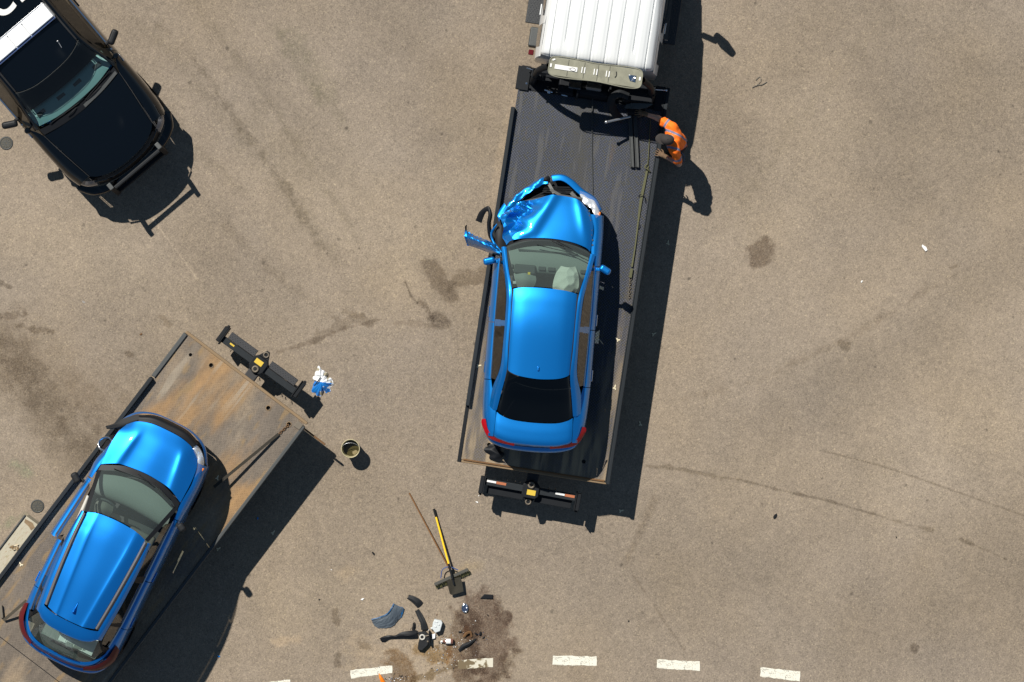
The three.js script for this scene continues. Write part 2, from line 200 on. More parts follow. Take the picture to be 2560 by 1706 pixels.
{ // broken line of white paint
  const paint = dtex(256, 64, (i, j) => { const n = wrapN(i / 12, j / 12, 64, 3), g = hash2(i, j), v = 232 + 14 * (g - 0.5); const cr = Math.abs(fbm(i / 40 + 3, j / 40, 3) - 0.5) < 0.010 ? 0.62 : 1; const worn = (n > 0.66 ? 0.80 : 1) * cr; return [v * worn, v * 0.985 * worn, v * 0.915 * worn]; }, true);
  const stained = dtex(256, 64, (i, j) => { const n = fbm(i / 26, j / 26, 4), g = hash2(i, j), k = sstep(0.42, 0.6, n + 0.30 * (0.5 - i / 256)), v = 222 + 26 * (g - 0.5); return [lerp(v, 120, k), lerp(v * 0.975, 104, k), lerp(v * 0.89, 76, k)]; }, true);
  const dm = std([0.80, 0.80, 0.80], { map: paint, roughness: 0.8 }), ds = std([0.72, 0.72, 0.72], { map: stained, roughness: 0.8 });
  const dashes = [[[875, 1677], [980, 1664], [981.5, 1683], [877, 1697]], [[1144, 1652], [1233, 1645], [1233, 1668], [1146, 1674]], [[1383, 1640], [1492, 1642], [1492, 1665], [1382, 1663]], [[1642, 1649], [1750, 1655], [1749, 1678], [1641, 1671]], [[1902, 1669], [2001, 1680], [1999, 1704], [1900, 1692]], [[620, 1713], [725, 1699], [727, 1722], [622, 1738]], [[2155, 1716], [2258, 1732], [2254, 1756], [2151, 1740]]];
  dashes.forEach((d, k) => {
    const R = rng(70 + k), pos = [], uv = [], idx = [], n = 14; // slightly ragged painted edge
    for (let i = 0; i <= n; i++) for (let j = 0; j <= 2; j++) { const t = i / n, s = j / 2, a = [lerp(d[0][0], d[1][0], t), lerp(d[0][1], d[1][1], t)], b = [lerp(d[3][0], d[2][0], t), lerp(d[3][1], d[2][1], t)]; const q = P(lerp(a[0], b[0], s) + (R() - 0.5) * 2.2, lerp(a[1], b[1], s) + (R() - 0.5) * 2.2, 0); pos.push(q.x, 0.004, q.z); uv.push(t, s); }
    for (let i = 0; i < n; i++) for (let j = 0; j < 2; j++) { const a = i * 3 + j; idx.push(a, a + 1, a + 3, a + 1, a + 4, a + 3); }
    const g = new THREE.BufferGeometry(); g.setAttribute('position', new THREE.Float32BufferAttribute(pos, 3)); g.setAttribute('uv', new THREE.Float32BufferAttribute(uv, 2)); g.setIndex(idx); g.computeVertexNormals();
    struct(obj('lane_marking', g, k === 1 ? ds : dm));
  });
}
// ---------------------------------------------------------------- shared car pieces
function wheel(parent, x, y, z, r, w, rimMat = M.satin) { const s = Math.sign(x) || 1;
  const prof = [[r * 0.62, -w / 2], [r * 0.9, -w / 2], [r * 0.985, -w * 0.38], [r, 0], [r * 0.985, w * 0.38], [r * 0.9, w / 2], [r * 0.62, w / 2]]; const t = lathe(prof, 30); t.rotateZ(Math.PI / 2);
  const m = obj('wheel', t, M.rubber, parent); m.position.set(x, y, z);
  const geos = []; const disc = new THREE.CylinderGeometry(r * 0.63, r * 0.63, w * 0.5, 28); disc.rotateZ(Math.PI / 2); geos.push(prep(disc)); const hub = new THREE.CylinderGeometry(r * 0.16, r * 0.16, w * 0.2, 16); hub.rotateZ(Math.PI / 2); hub.translate(s * w * 0.3, 0, 0); geos.push(prep(hub));
  for (let k = 0; k < 5; k++) { const sp = box(w * 0.16, r * 0.5, r * 0.14, s * w * 0.3, r * 0.36, 0, 0.01); sp.rotateX(k * Math.PI * 0.4); geos.push(prep(sp)); }
  obj('rim', mergeGeometries(geos), rimMat, m); return m; }
function sides(car, mat, rows, panels, skipLeft = []) { for (const [name, r0, r1, n = 14] of panels) { obj(name, patch(rows, 18, n, { r0: r0 + 0.012, r1: r1 - 0.012 }), mat, car); if (!skipLeft.includes(name)) obj(name, patch(flip(rows), 18, n, { r0: r0 + 0.012, r1: r1 - 0.012 }), mat, car); } }
function both(car, name, rows, mat, nu = 10, nv = 10, skipLeft = false) { obj(name, patch(rows, nu, nv), mat, car); if (!skipLeft) obj(name, patch(flip(rows), nu, nv), mat, car); }
function seat(car, x, z, y, mat = M.seat, w = 0.48) { const s = obj('seat', [box(w, 0.14, 0.5, x, y, z, 0.05), box(w, 0.6, 0.13, x, y + 0.34, z + 0.27, 0.05, 0, 0.18), box(w * 0.5, 0.16, 0.1, x, y + 0.70, z + 0.34, 0.04)], mat, car); return s; }
function handle(car, x, y, z, mat = M.chrome) { return obj('door_handle', box(0.022, 0.03, 0.19, x, y, z, 0.01), mat, car); }
function wiper(car, a, b, c) { return obj('wiper', [tube([a, [(a[0] + b[0]) / 2, (a[1] + b[1]) / 2 + 0.02, (a[2] + b[2]) / 2], b], 0.010, 12, 6), tube([c[0], c[1]], 0.008, 8, 6)], M.plastic, car); }
function mirror(car, s, p, w, mat, len = 0.2) { const g = [box(len, 0.13, 0.12, s * (p[0] + len * 0.55), p[1], p[2], 0.045, s * -0.5 * w), box(0.09, 0.04, 0.06, s * (p[0]), p[1] - 0.04, p[2], 0.015)]; return obj('side_mirror', g, mat, car); }
// sheet metal that has been folded by an impact: flat facets with sharp ridges between them
function facets(n, seed, sx, sz, sl = 1.5, cv = 4.5) { const R = rng(seed), c = []; for (let k = 0; k < n; k++) c.push([lerp(...sx, R()), lerp(...sz, R()), (R() - 0.5) * sl, (R() - 0.5) * sl, (R() - 0.5) * 0.12]); return (x, z) => { let v = 1e9; for (const q of c) { const d = Math.hypot(x - q[0], z - q[1]); const h = q[4] + q[2] * (x - q[0]) + q[3] * (z - q[1]) + d * d * cv; v = Math.min(v, h); } return v; }; }

// ---------------------------------------------------------------- blue sedan with a smashed front corner
const DECK1 = 1.05, DECK2 = 1.0;
{
  const car = thing('blue_sedan', 'blue sedan with crumpled bonnet and torn front wing on the flatbed behind the white cab', 'car', [0.52, DECK1, -0.468], -4.76 * Math.PI / 180);
  const hoodRows = full([[[0, .80, -1.99], [.25, .797, -1.978], [.42, .79, -1.945], [.5, .775, -1.90]], [[0, .865, -1.80], [.3, .858, -1.79], [.55, .838, -1.76], [.645, .80, -1.735]], [[0, .93, -1.5], [.35, .922, -1.5], [.62, .892, -1.48], [.722, .85, -1.47]], [[0, .985, -1.25], [.35, .975, -1.222], [.60, .95, -1.155], [.70, .922, -1.085]]]);
  const tri = t => { t -= Math.floor(t); return Math.abs(t - .5) * 4 - 1; }, folds = [[6.0, 3.1, .026], [-3.0, 7.0, .024], [9.5, -6.5, .014], [3.5, 11.0, .008]];
  const F = (x, z) => { let h = 0; const wx = x + .05 * Math.sin(z * 9), wz = z + .05 * Math.sin(x * 11 + 1); folds.forEach((f, k) => { h += f[2] * tri((wx * f[0] + wz * f[1]) / 2.2 + k * .37); }); return h; };
  obj('bonnet', toCreasedNormals(patch(hoodRows, 150, 100, { fn: (p, s, t) => { const [x, y, z] = p; // right side: one broad crease; left front: folded and pushed in
    let dy = 0.022 * Math.exp(-Math.pow((x - 0.46 - 0.25 * (z + 1.9)) / 0.09, 2)) * sstep(-1.1, -1.6, z);
    const m = sstep(-.12, -.42, x + 0.35 * (z + 1.6)) * sstep(-1.02, -1.26, z); const m2 = m * sstep(-.10, -.5, x + .5 * (z + 1.75)); dy += m * 0.03 * Math.sin(x * 14 + z * 9) + m2 * (F(x, z) * 1.5 - 0.015) - m * 0.02; dy += 0.03 * Math.exp(-Math.pow((x + .3 + .5 * (z + 1.35)) / .1, 2)) * sstep(-1.15, -1.35, z);
    return [x + m * (-0.05 + 0.03 * Math.sin(z * 17)) - 0.06 * sstep(-.4, -.8, x) * sstep(-1.2, -1.5, z), y + dy, z + m * 0.10 * sstep(-1.5, -1.95, z)]; } }), 0.22), M.blue, car);
  obj('windshield', patch(full([[[0, 1.0, -1.215], [.35, .995, -1.18], [.6, .985, -1.11], [.70, .975, -1.05]], [[0, 1.22, -.82], [.33, 1.215, -.80], [.55, 1.20, -.75], [.635, 1.18, -.71]], [[0, 1.425, -.42], [.3, 1.42, -.41], [.48, 1.40, -.385], [.553, 1.378, -.362]]]), 24, 16), M.glass, car);
  const roof = obj('roof', patch(full([[[0, 1.415, -.405], [.3, 1.404, -.395], [.46, 1.386, -.37], [.528, 1.370, -.35]], [[0, 1.458, -.15], [.3, 1.446, -.145], [.46, 1.420, -.135], [.526, 1.398, -.13]], [[0, 1.480, .3], [.3, 1.47, .3], [.46, 1.44, .3], [.522, 1.417, .3]], [[0, 1.432, 1.10], [.3, 1.422, 1.075], [.45, 1.40, 1.03], [.51, 1.378, .99]]]), 24, 24), M.blue, car);
  obj('antenna', box(0.035, 0.03, 0.07, -0.01, 1.455, .93, 0.015), M.blue, roof);
  obj('rear_window', patch(full([[[0, 1.425, 1.115], [.3, 1.415, 1.09], [.45, 1.395, 1.045], [.508, 1.37, 1.005]], [[0, 1.27, 1.48], [.34, 1.26, 1.455], [.52, 1.24, 1.40], [.572, 1.215, 1.36]], [[0, 1.085, 1.82], [.36, 1.08, 1.80], [.55, 1.07, 1.74], [.622, 1.06, 1.68]]]), 20, 14), M.glassDark, car);
  obj('boot_lid', patch(full([[[0, 1.082, 1.838], [.36, 1.078, 1.818], [.55, 1.066, 1.76], [.635, 1.052, 1.705]], [[0, 1.088, 2.02], [.36, 1.082, 2.0], [.57, 1.068, 1.95], [.645, 1.05, 1.91]], [[0, 1.07, 2.19], [.36, 1.064, 2.172], [.57, 1.05, 2.125], [.65, 1.03, 2.085]], [[0, .98, 2.235], [.36, .975, 2.22], [.57, .965, 2.165], [.65, .955, 2.12]], [[0, .80, 2.25], [.36, .80, 2.235], [.56, .79, 2.19], [.64, .78, 2.15]]]), 24, 24), M.blue, car);
  // rear bumper wraps round the corners
  obj('rear_bumper', patch(full([[[0, .80, 2.26], [.36, .80, 2.245], [.60, .79, 2.19], [.70, .79, 2.12], [.775, .80, 1.98]], [[0, .74, 2.335], [.38, .74, 2.315], [.64, .735, 2.25], [.755, .735, 2.15], [.83, .75, 1.95]], [[0, .55, 2.345], [.38, .55, 2.325], [.65, .545, 2.255], [.77, .545, 2.15], [.84, .56, 1.95]], [[0, .28, 2.30], [.38, .28, 2.28], [.63, .28, 2.22], [.74, .28, 2.12], [.81, .28, 1.95]]]), 36, 14), M.blue, car);
  for (const s of [-1, 1]) obj('tail_light', patch([[[s * .30, 1.035, 2.212], [s * .56, 1.02, 2.162], [s * .685, 1.0, 2.10], [s * .765, .985, 2.0], [s * .812, .975, 1.84]], [[s * .30, .985, 2.252], [s * .58, .95, 2.205], [s * .74, .925, 2.135], [s * .825, .915, 2.0], [s * .868, .925, 1.85]], [[s * .30, .965, 2.252], [s * .58, .91, 2.212], [s * .750, .88, 2.142], [s * .842, .88, 2.0], [s * .880, .90, 1.90]]], 18, 8), M.redLens, car);
  const rows = [[-1.72, [.66, .79], [.76, .775], [.85, .70], [.885, .55], [.88, .30]], [-1.45, [.735, .85], [.81, .83], [.885, .73], [.905, .55], [.895, .28]], [-1.10, [.715, .92], [.80, .905], [.885, .80], [.91, .58], [.90, .26]], [-.85, [.79, .965], [.83, .94], [.89, .82], [.91, .58], [.90, .24]], [-.3, [.79, .975], [.835, .945], [.893, .82], [.905, .58], [.89, .22]], [.22, [.79, .978], [.835, .948], [.893, .82], [.905, .58], [.89, .22]], [.8, [.785, .98], [.833, .95], [.893, .82], [.905, .58], [.89, .22]], [1.18, [.77, .985], [.828, .95], [.89, .83], [.90, .6], [.885, .24]], [1.68, [.655, 1.05], [.79, .985], [.865, .87], [.885, .62], [.875, .26]], [2.0, [.655, 1.035], [.755, .98], [.82, .87], [.84, .65], [.83, .3]], [2.12, [.66, 1.02], [.72, .97], [.775, .87], [.80, .66], [.79, .32]]].map(r => r.slice(1).map(q => [q[0], q[1], r[0]]));
  sides(car, M.blue, rows, [['front_wing', 0, 3, 20], ['front_door', 3, 5], ['rear_door', 5, 7], ['rear_wing', 7, 10, 20]], ['front_wing']);
  both(car, 'roof_rail', [[[.705, .98, -1.05], [.745, .985, -1.05], [.785, .968, -1.04]], [[.642, 1.19, -.70], [.68, 1.19, -.69], [.722, 1.15, -.68]], [[.562, 1.383, -.355], [.605, 1.38, -.34], [.645, 1.34, -.325]], [[.54, 1.415, 0], [.585, 1.408, 0], [.625, 1.365, 0]], [[.535, 1.412, .6], [.58, 1.404, .6], [.622, 1.358, .6]], [[.525, 1.375, .99], [.58, 1.36, .99], [.64, 1.30, .98]], [[.582, 1.22, 1.35], [.66, 1.19, 1.33], [.735, 1.105, 1.30]], [[.638, 1.066, 1.68], [.70, 1.05, 1.67], [.765, 1.0, 1.62]]], M.blue, 8, 40);
  both(car, 'drip_rail', [[[.528, 1.386, -.35], [.560, 1.383, -.35]], [[.520, 1.414, .3], [.538, 1.412, .3]], [[.508, 1.374, .99], [.527, 1.372, .99]]], M.trim, 2, 20);
  both(car, 'side_window', [[[.745, 1.06, -.85], [.785, .985, -.86]], [[.70, 1.20, -.63], [.785, .985, -.6]], [[.652, 1.33, -.32], [.787, .985, -.3]], [[.63, 1.358, 0], [.787, .986, 0]], [[.626, 1.36, .18], [.787, .987, .18]]], M.glassTint, 6, 16);
  both(car, 'side_window', [[[.626, 1.358, .27], [.786, .987, .27]], [[.626, 1.352, .6], [.784, .988, .6]], [[.645, 1.292, .97], [.776, .99, .95]], [[.70, 1.16, 1.17], [.77, .995, 1.15]]], M.glassTint, 6, 16);
  both(car, 'window_pillar', [[[.622, 1.362, .17], [.622, 1.36, .28]], [[.792, .985, .17], [.792, .985, .28]]], M.blue, 4, 6);
  both(car, 'belt_trim', [[[.785, .984, -.86], [.80, .978, -.86]], [[.786, .99, .2], [.802, .984, .2]], [[.772, .994, 1.16], [.788, .988, 1.16]]], M.chrome, 2, 20);
  mirror(car, 1, [.86, 1.0, -.80], 1, M.blue); mirror(car, -1, [.86, 1.0, -.79], 0.6, M.blue);
  for (const s of [-1, 1]) { handle(car, s * .905, .80, .05); handle(car, s * .905, .80, .98); }
  // damaged nose: bumper pulled forward, one headlight left, open engine bay
  const bump = [[-.86, .60, -1.55], [-.79, .60, -1.70], [-.62, .60, -1.93], [-.44, .60, -2.09], [-.22, .61, -2.25], [0, .60, -2.335], [.16, .60, -2.345], [.32, .60, -2.27], [.50, .60, -2.13], [.72, .60, -2.0], [.84, .60, -1.82]];
  const nrm = bump.map((p, i) => { const a = bump[Math.max(0, i - 1)], b = bump[Math.min(bump.length - 1, i + 1)], dx = b[0] - a[0], dz = b[2] - a[2], l = Math.hypot(dx, dz); return [dz / l, -dx / l]; });
  const bRows = bump.map((p, i) => { const [nx, nz] = nrm[i].map(q => -q), w = i < 4 ? 0.07 : 0.075, o = (q, y) => [p[0] - nx * q, y, p[2] - nz * q]; return [o(-w * 1.5, .60), o(-w * 1.45, .69), o(-w * 1.3, .705), o(-w * .3, .69), o(0, .665), o(.012, .60), o(.02, .48), o(-.02, .28)]; });
  obj('front_bumper', toCreasedNormals(patch(bRows, 28, 44, { r0: 0, r1: 4.35, fn: (p, s, t) => [p[0] + .006 * Math.sin(p[2] * 60), p[1] + 0.012 * Math.sin(p[0] * 34 + p[2] * 21), p[2] + .010 * Math.sin(p[0] * 47 + s * 3)] }), .4), M.blue, car); obj('front_bumper', patch(bRows, 28, 50, { r0: 4.75, r1: 10 }), M.blue, car);
  obj('broken_grille', [...strip([[-.20, .66, -2.20, .09, .02], [-.13, .69, -2.235, .09, .02], [-.07, .67, -2.265, .10, .01]], { jag: .03, seed: 44, fold: 1 }), ...[0, 1, 2, 3].map(k => bar([-.34 + k * .02, .56 + k * .02, -2.02 - k * .03], [.40 - k * .03, .56 + k * .02, -2.06 - k * .03], .022, .012)), bar([-.60, .60, -1.86], [-.25, .64, -2.1], .05, .02), bar([-.52, .62, -1.80], [-.1, .66, -2.06], .025, .02)], M.plastic, car);
  obj('bumper_beam', patch([[[-.72, .5, -1.6], [-.72, .36, -1.6]], [[-.35, .52, -1.95], [-.35, .38, -1.95]], [[.05, .5, -2.1], [.05, .38, -2.1]], [[.55, .5, -1.95], [.55, .38, -1.95]]], 4, 20), M.trim, car);
  obj('engine_bay', [prism([[-.76, -1.0], [-.76, -1.56], [-.58, -1.82], [-.39, -2.0], [-.18, -2.17], [0, -2.26], [.15, -2.27], [.30, -2.18], [.47, -2.05], [.70, -1.92], [.78, -1.75], [.78, -1.0]], .40, .46, .01), box(1.5, .22, .6, 0, .42, -1.25, .03), box(.9, .24, .3, .1, .45, -1.85, .03), box(.5, .2, .4, .2, .62, -1.55, .03)], M.plastic, car);
  obj('radiator_support', [bar([-.05, .70, -2.08], [.16, .72, -1.98], .05, .02), bar([-.62, .66, -1.80], [.02, .70, -1.99], .03, .025), bar([-.10, .66, -2.2], [.02, .71, -2.02], .055, .02), bar([.30, .70, -2.06], [.42, .72, -1.95], .06, .015), bar([.1, .72, -2.0], [.5, .73, -1.97], .035, .02)], M.steelGrey, car);
  const hl = [[[.44, .70, -2.105], [.62, .69, -2.045], [.77, .69, -1.93], [.835, .72, -1.72]], [[.47, .765, -2.02], [.62, .765, -1.965], [.74, .77, -1.88], [.80, .775, -1.70]], [[.53, .775, -1.905], [.62, .785, -1.86], [.69, .79, -1.80], [.755, .80, -1.66]]];
  const h1 = obj('headlight', patch(hl, 16, 10), M.lens, car); obj('reflector', patch(hl.map(r => r.map(p => [p[0] * .99, p[1] - .035, p[2] + .012])), 16, 10, { fn: (p, s, t) => [p[0], p[1] + 0.012 * Math.sin(s * 16) * Math.sin(t * 8), p[2]] }), M.reflector, h1); obj('indicator', box(.03, .03, .1, .805, .735, -1.72, .01, -.2), M.amber, h1);
  obj('bolt_strip', Array.from({ length: 9 }, (_, k) => box(.025, .02, .03, lerp(.60, .73, k / 8) + (k % 2) * .012, lerp(.80, .90, k / 8), lerp(-1.85, -1.2, k / 8), .006)), M.steelGrey, car);
  const TW = rng(8), tj = (p, s, t) => [p[0] + .016 * (TW() - .5) * (s > .95 || t < .05 ? 2.4 : .4), p[1] + .014 * (TW() - .5), p[2] + .016 * (TW() - .5) * (s > .95 || t < .05 ? 2.4 : .4)]; const tw = [[[-.80, .80, -.97], [-.95, .70, -1.11], [-1.14, .64, -1.17], [-1.29, .62, -1.22], [-1.42, .64, -1.29]], [[-.80, .88, -.945], [-.97, .85, -1.05], [-1.15, .79, -1.115], [-1.29, .74, -1.15], [-1.425, .69, -1.19]], [[-.80, .86, -.915], [-.99, .76, -.985], [-1.16, .67, -1.04], [-1.29, .61, -1.075], [-1.395, .57, -1.10]], [[-.80, .70, -.895], [-1.0, .54, -.945], [-1.17, .47, -.995], [-1.28, .44, -1.025], [-1.36, .42, -1.045]]]; obj('torn_wing', toCreasedNormals(patch(tw, 26, 20, { fn: tj }), 0.5), M.blue, car); obj('wing_lining', patch(tw.map(r => r.map(p => [p[0], p[1] - .014, p[2]])), 12, 10), M.trim, car); obj('bent_tab', patch([[[-1.42, .64, -1.28], [-1.39, .64, -1.25]], [[-1.425, .70, -1.34], [-1.395, .69, -1.33]], [[-1.40, .74, -1.375], [-1.395, .74, -1.37]]], 3, 8), M.plastic, car);
  obj('inner_wing', strip([[-.79, .62, -.98, .14, .03], [-.82, .60, -1.2, .20, .05], [-.84, .58, -1.42, .16, .04], [-.86, .6, -1.6, .1, .02]], { jag: 0.03, seed: 3 }), M.trim, car);
  obj('wheel_arch_liner', strip([[-.88, .52, -1.12, .07, .03], [-.98, .50, -1.22, .08, .03], [-1.03, .55, -1.42, .07, .03], [-1.02, .58, -1.58, .07, .02], [-1.07, .56, -1.68, .09, .01], [-1.16, .50, -1.60, .10, .01], [-1.21, .46, -1.45, .11, 0]], { nv: 40 }), M.plastic, car);
  obj('bent_wing_edge', strip([[-.78, .72, -.96, .03, .01], [-.93, .68, -1.12, .04, .01], [-.97, .66, -1.28, .035, .01], [-.90, .68, -1.42, .03, .01]], { jag: .02, seed: 4 }), M.blue, car);
  obj('bumper_shard', [...strip([[-.80, .72, -1.52, .16, .02], [-.86, .7, -1.6, .1, .02], [-.74, .7, -1.74, .12, .03]], { jag: .05, seed: 6, fold: 1 })], M.blue, car);
  // inside
  obj('dashboard', patch(full([[[0, .93, -1.12], [.35, .925, -1.08], [.68, .90, -.98]], [[0, .97, -.85], [.35, .965, -.82], [.70, .94, -.75]], [[0, .90, -.66], [.35, .89, -.64], [.70, .87, -.6]], [[0, .6, -.62], [.35, .6, -.6], [.70, .6, -.58]]]), 20, 16), M.dash, car);
  obj('instrument_hood', box(.36, .06, .16, -.36, .965, -.70, .03), M.dashDark, car); for (const x of [-.62, -.08, .08, .62]) obj('air_vent', box(.12, .02, .06, x, .965, -.74, .008), M.dashDark, car); obj('defroster_slot', box(1.0, .008, .03, 0, .955, -1.02, .003), M.dashDark, car); obj('note', box(.05, .004, .05, -.52, 1.30, -.46, .001, .1, .55), M.paper, car);
  seat(car, -.36, -.05, .52); seat(car, .36, -.05, .52); obj('rear_seat', [box(1.25, .16, .5, 0, .54, .85, .05), box(1.25, .6, .14, 0, .86, 1.2, .05, 0, .3)], M.seat, car);
  obj('floor', [box(1.6, .12, 4.0, 0, .24, .1, .03), box(1.3, .4, .8, 0, .66, 1.75, .03)], M.cavity, car);
  obj('driver_airbag', patch([[[-.16, 0, -.16], [0, .05, -.16], [.16, 0, -.16]], [[-.2, .02, 0], [0, .09, 0], [.2, .02, 0]], [[-.14, -.03, .16], [0, .02, .18], [.14, -.03, .16]]], 12, 12, { fn: p => [p[0] - .36, p[1] + .93, p[2] - .52] }), M.dash, car);
  const AF = facets(60, 12, [-.3, .3], [-.4, .4], 2.2, 9);
  obj('airbag', patch([[[-.13, 0, -.27], [0, .03, -.25], [.13, 0, -.28]], [[-.22, .02, -.1], [0, .13, -.1], [.2, .02, -.12]], [[-.25, 0, .12], [0, .15, .1], [.22, .02, .08]], [[-.2, -.06, .27], [0, .02, .3], [.16, -.06, .24]]], 30, 30, { fn: p => [p[0] * .92 + .35, p[1] * .8 + 1.03 + AF(p[0], p[2]) * .40, p[2] * .92 - .56] }), M.airbag, car);
  obj('dust_marks', [box(.045, .012, .045, -.29, 1.235, -.63, .006, 0, 0)], M.yellow, car);
  wiper(car, [.05, 1.0, -1.21], [.32, 1.02, -1.10], [[-.2, 1.06, -1.12], [.42, 1.05, -1.03]]); wiper(car, [.12, 1.0, -1.22], [.55, 1.02, -1.02], [[.25, 1.05, -1.10], [.70, 1.03, -.92]]);
  obj('cowl', patch(full([[[0, .96, -1.255], [.36, .955, -1.225], [.70, .92, -1.08]], [[0, .985, -1.2], [.36, .98, -1.165], [.72, .955, -1.02]]]), 16, 4), M.plastic, car);
  for (const s of [-1, 1]) { wheel(car, s * .79, .315, -1.33, .315, .2); wheel(car, s * .79, .315, 1.36, .315, .2); }
}
// ---------------------------------------------------------------- blue SUV on the rusty deck
{
  const a = 26 * Math.PI / 180, o = P(245.3, 1373.6, 1.95);
  const car = thing('blue_suv', 'blue estate-style SUV with black roof rails on the rusty flatbed', 'car', [o.x + .165 * Math.cos(a), DECK2, o.z + .165 * Math.sin(a)], -a), B = M.blueSuv, inw = rows => rows.map(r => r.map(p => [p[0] - (.035 - .045 * sstep(1.12, 1.45, p[1])) * Math.sign(p[0]), p[1], p[2]]));
  obj('bonnet', patch(full([[[0, .95, -2.29], [.28, .945, -2.275], [.52, .925, -2.2], [.66, .89, -2.08]], [[0, 1.03, -2.05], [.30, 1.022, -2.04], [.46, 1.028, -2.0], [.72, .96, -1.92]], [[0, 1.075, -1.78], [.33, 1.062, -1.77], [.48, 1.075, -1.75], [.745, 1.01, -1.65]], [[0, 1.105, -1.50], [.36, 1.092, -1.47], [.52, 1.10, -1.43], [.735, 1.05, -1.31]]]), 48, 30), B, car);
  obj('cowl', patch(full([[[0, 1.09, -1.49], [.36, 1.08, -1.455], [.73, 1.045, -1.30]], [[0, 1.11, -1.38], [.36, 1.10, -1.35], [.735, 1.07, -1.20]]]), 16, 4), M.plastic, car);
  obj('windshield', patch(full([[[0, 1.11, -1.40], [.35, 1.105, -1.36], [.58, 1.095, -1.28], [.68, 1.085, -1.22]], [[0, 1.37, -1.02], [.33, 1.365, -1.0], [.52, 1.345, -.94], [.60, 1.325, -.89]], [[0, 1.585, -.66], [.3, 1.578, -.645], [.45, 1.555, -.605], [.52, 1.53, -.56]]]), 24, 16), M.glass, car);
  both(car, 'windshield_surround', [[[.68, 1.085, -1.22], [.745, 1.085, -1.20]], [[.60, 1.325, -.89], [.665, 1.315, -.87]], [[.52, 1.53, -.56], [.585, 1.515, -.545]]], M.plastic, 3, 14);
  const roof = obj('roof', patch(full([[[0, 1.590, -.645], [.28, 1.582, -.63], [.36, 1.580, -.615], [.42, 1.570, -.60], [.525, 1.543, -.56]], [[0, 1.626, -.40], [.27, 1.616, -.39], [.35, 1.617, -.38], [.41, 1.606, -.37], [.52, 1.572, -.34]], [[0, 1.645, -.1], [.26, 1.638, -.1], [.335, 1.643, -.1], [.40, 1.632, -.1], [.51, 1.595, -.1]], [[0, 1.66, .5], [.22, 1.653, .5], [.295, 1.658, .5], [.36, 1.645, .5], [.475, 1.61, .5]], [[0, 1.645, 1.17], [.18, 1.638, 1.165], [.25, 1.643, 1.16], [.315, 1.628, 1.145], [.425, 1.59, 1.12]]]), 60, 40), B, car);
  obj('antenna', patch([[[0, 1.66, .82], [0, 1.66, .82], [0, 1.66, .82]], [[-.02, 1.655, .92], [0, 1.69, .92], [.02, 1.655, .92]], [[-.028, 1.65, 1.0], [0, 1.725, 1.0], [.028, 1.65, 1.0]], [[-.02, 1.645, 1.03], [0, 1.67, 1.03], [.02, 1.645, 1.03]]], 8, 12), B, roof);
  both(car, 'roof_rail', [[[.53, 1.565, -.54], [.555, 1.60, -.53], [.588, 1.56, -.53]], [[.515, 1.605, -.1], [.545, 1.64, -.1], [.58, 1.60, -.1]], [[.482, 1.62, .5], [.512, 1.655, .5], [.548, 1.61, .5]], [[.432, 1.597, 1.1], [.46, 1.63, 1.1], [.495, 1.59, 1.1]]], std([.10, .092, .088], { roughness: .45 }), 6, 24);
  both(car, 'roof_side', [[[.588, 1.545, -.54], [.615, 1.535, -.54], [.638, 1.50, -.54]], [[.582, 1.594, -.1], [.626, 1.58, -.1], [.664, 1.525, -.1]], [[.55, 1.608, .5], [.605, 1.592, .5], [.654, 1.53, .5]], [[.497, 1.586, 1.1], [.56, 1.565, 1.1], [.612, 1.495, 1.1]], [[.50, 1.56, 1.28], [.55, 1.53, 1.27], [.60, 1.45, 1.26]]], B, 8, 24);
  obj('spoiler', patch(full([[[0, 1.63, 1.185], [.28, 1.62, 1.175], [.45, 1.598, 1.14], [.545, 1.565, 1.10]], [[0, 1.60, 1.33], [.28, 1.592, 1.32], [.46, 1.57, 1.28], [.56, 1.54, 1.22]], [[0, 1.565, 1.415], [.28, 1.557, 1.40], [.45, 1.53, 1.35], [.54, 1.50, 1.27]], [[0, 1.52, 1.40], [.28, 1.515, 1.385], [.43, 1.49, 1.33], [.52, 1.46, 1.25]]]), 30, 12), B, car);
  obj('rear_window', patch(full([[[0, 1.50, 1.40], [.28, 1.495, 1.39], [.45, 1.47, 1.33], [.55, 1.43, 1.24]], [[0, 1.28, 1.63], [.32, 1.275, 1.615], [.52, 1.25, 1.55], [.64, 1.22, 1.42]], [[0, 1.085, 1.825], [.34, 1.08, 1.805], [.56, 1.065, 1.71], [.69, 1.05, 1.53]]]), 24, 14), M.glass, car);
  obj('tailgate', patch(full([[[0, 1.08, 1.835], [.34, 1.075, 1.815], [.56, 1.06, 1.72], [.70, 1.045, 1.54], [.735, 1.06, 1.4]], [[0, 1.05, 1.895], [.35, 1.045, 1.875], [.59, 1.03, 1.775], [.735, 1.015, 1.57], [.77, 1.03, 1.42]], [[0, .95, 1.93], [.35, .945, 1.91], [.6, .93, 1.81], [.745, .92, 1.6], [.78, .94, 1.45]], [[0, .70, 1.96], [.35, .70, 1.94], [.6, .69, 1.84], [.74, .68, 1.65], [.78, .7, 1.5]]]), 36, 14), B, car);
  obj('tailgate_trim', patch(full([[[0, 1.03, 1.925], [.35, 1.025, 1.905], [.50, 1.01, 1.86]], [[0, .97, 1.955], [.35, .965, 1.935], [.50, .955, 1.89]]]), 16, 4), M.redDark, car);
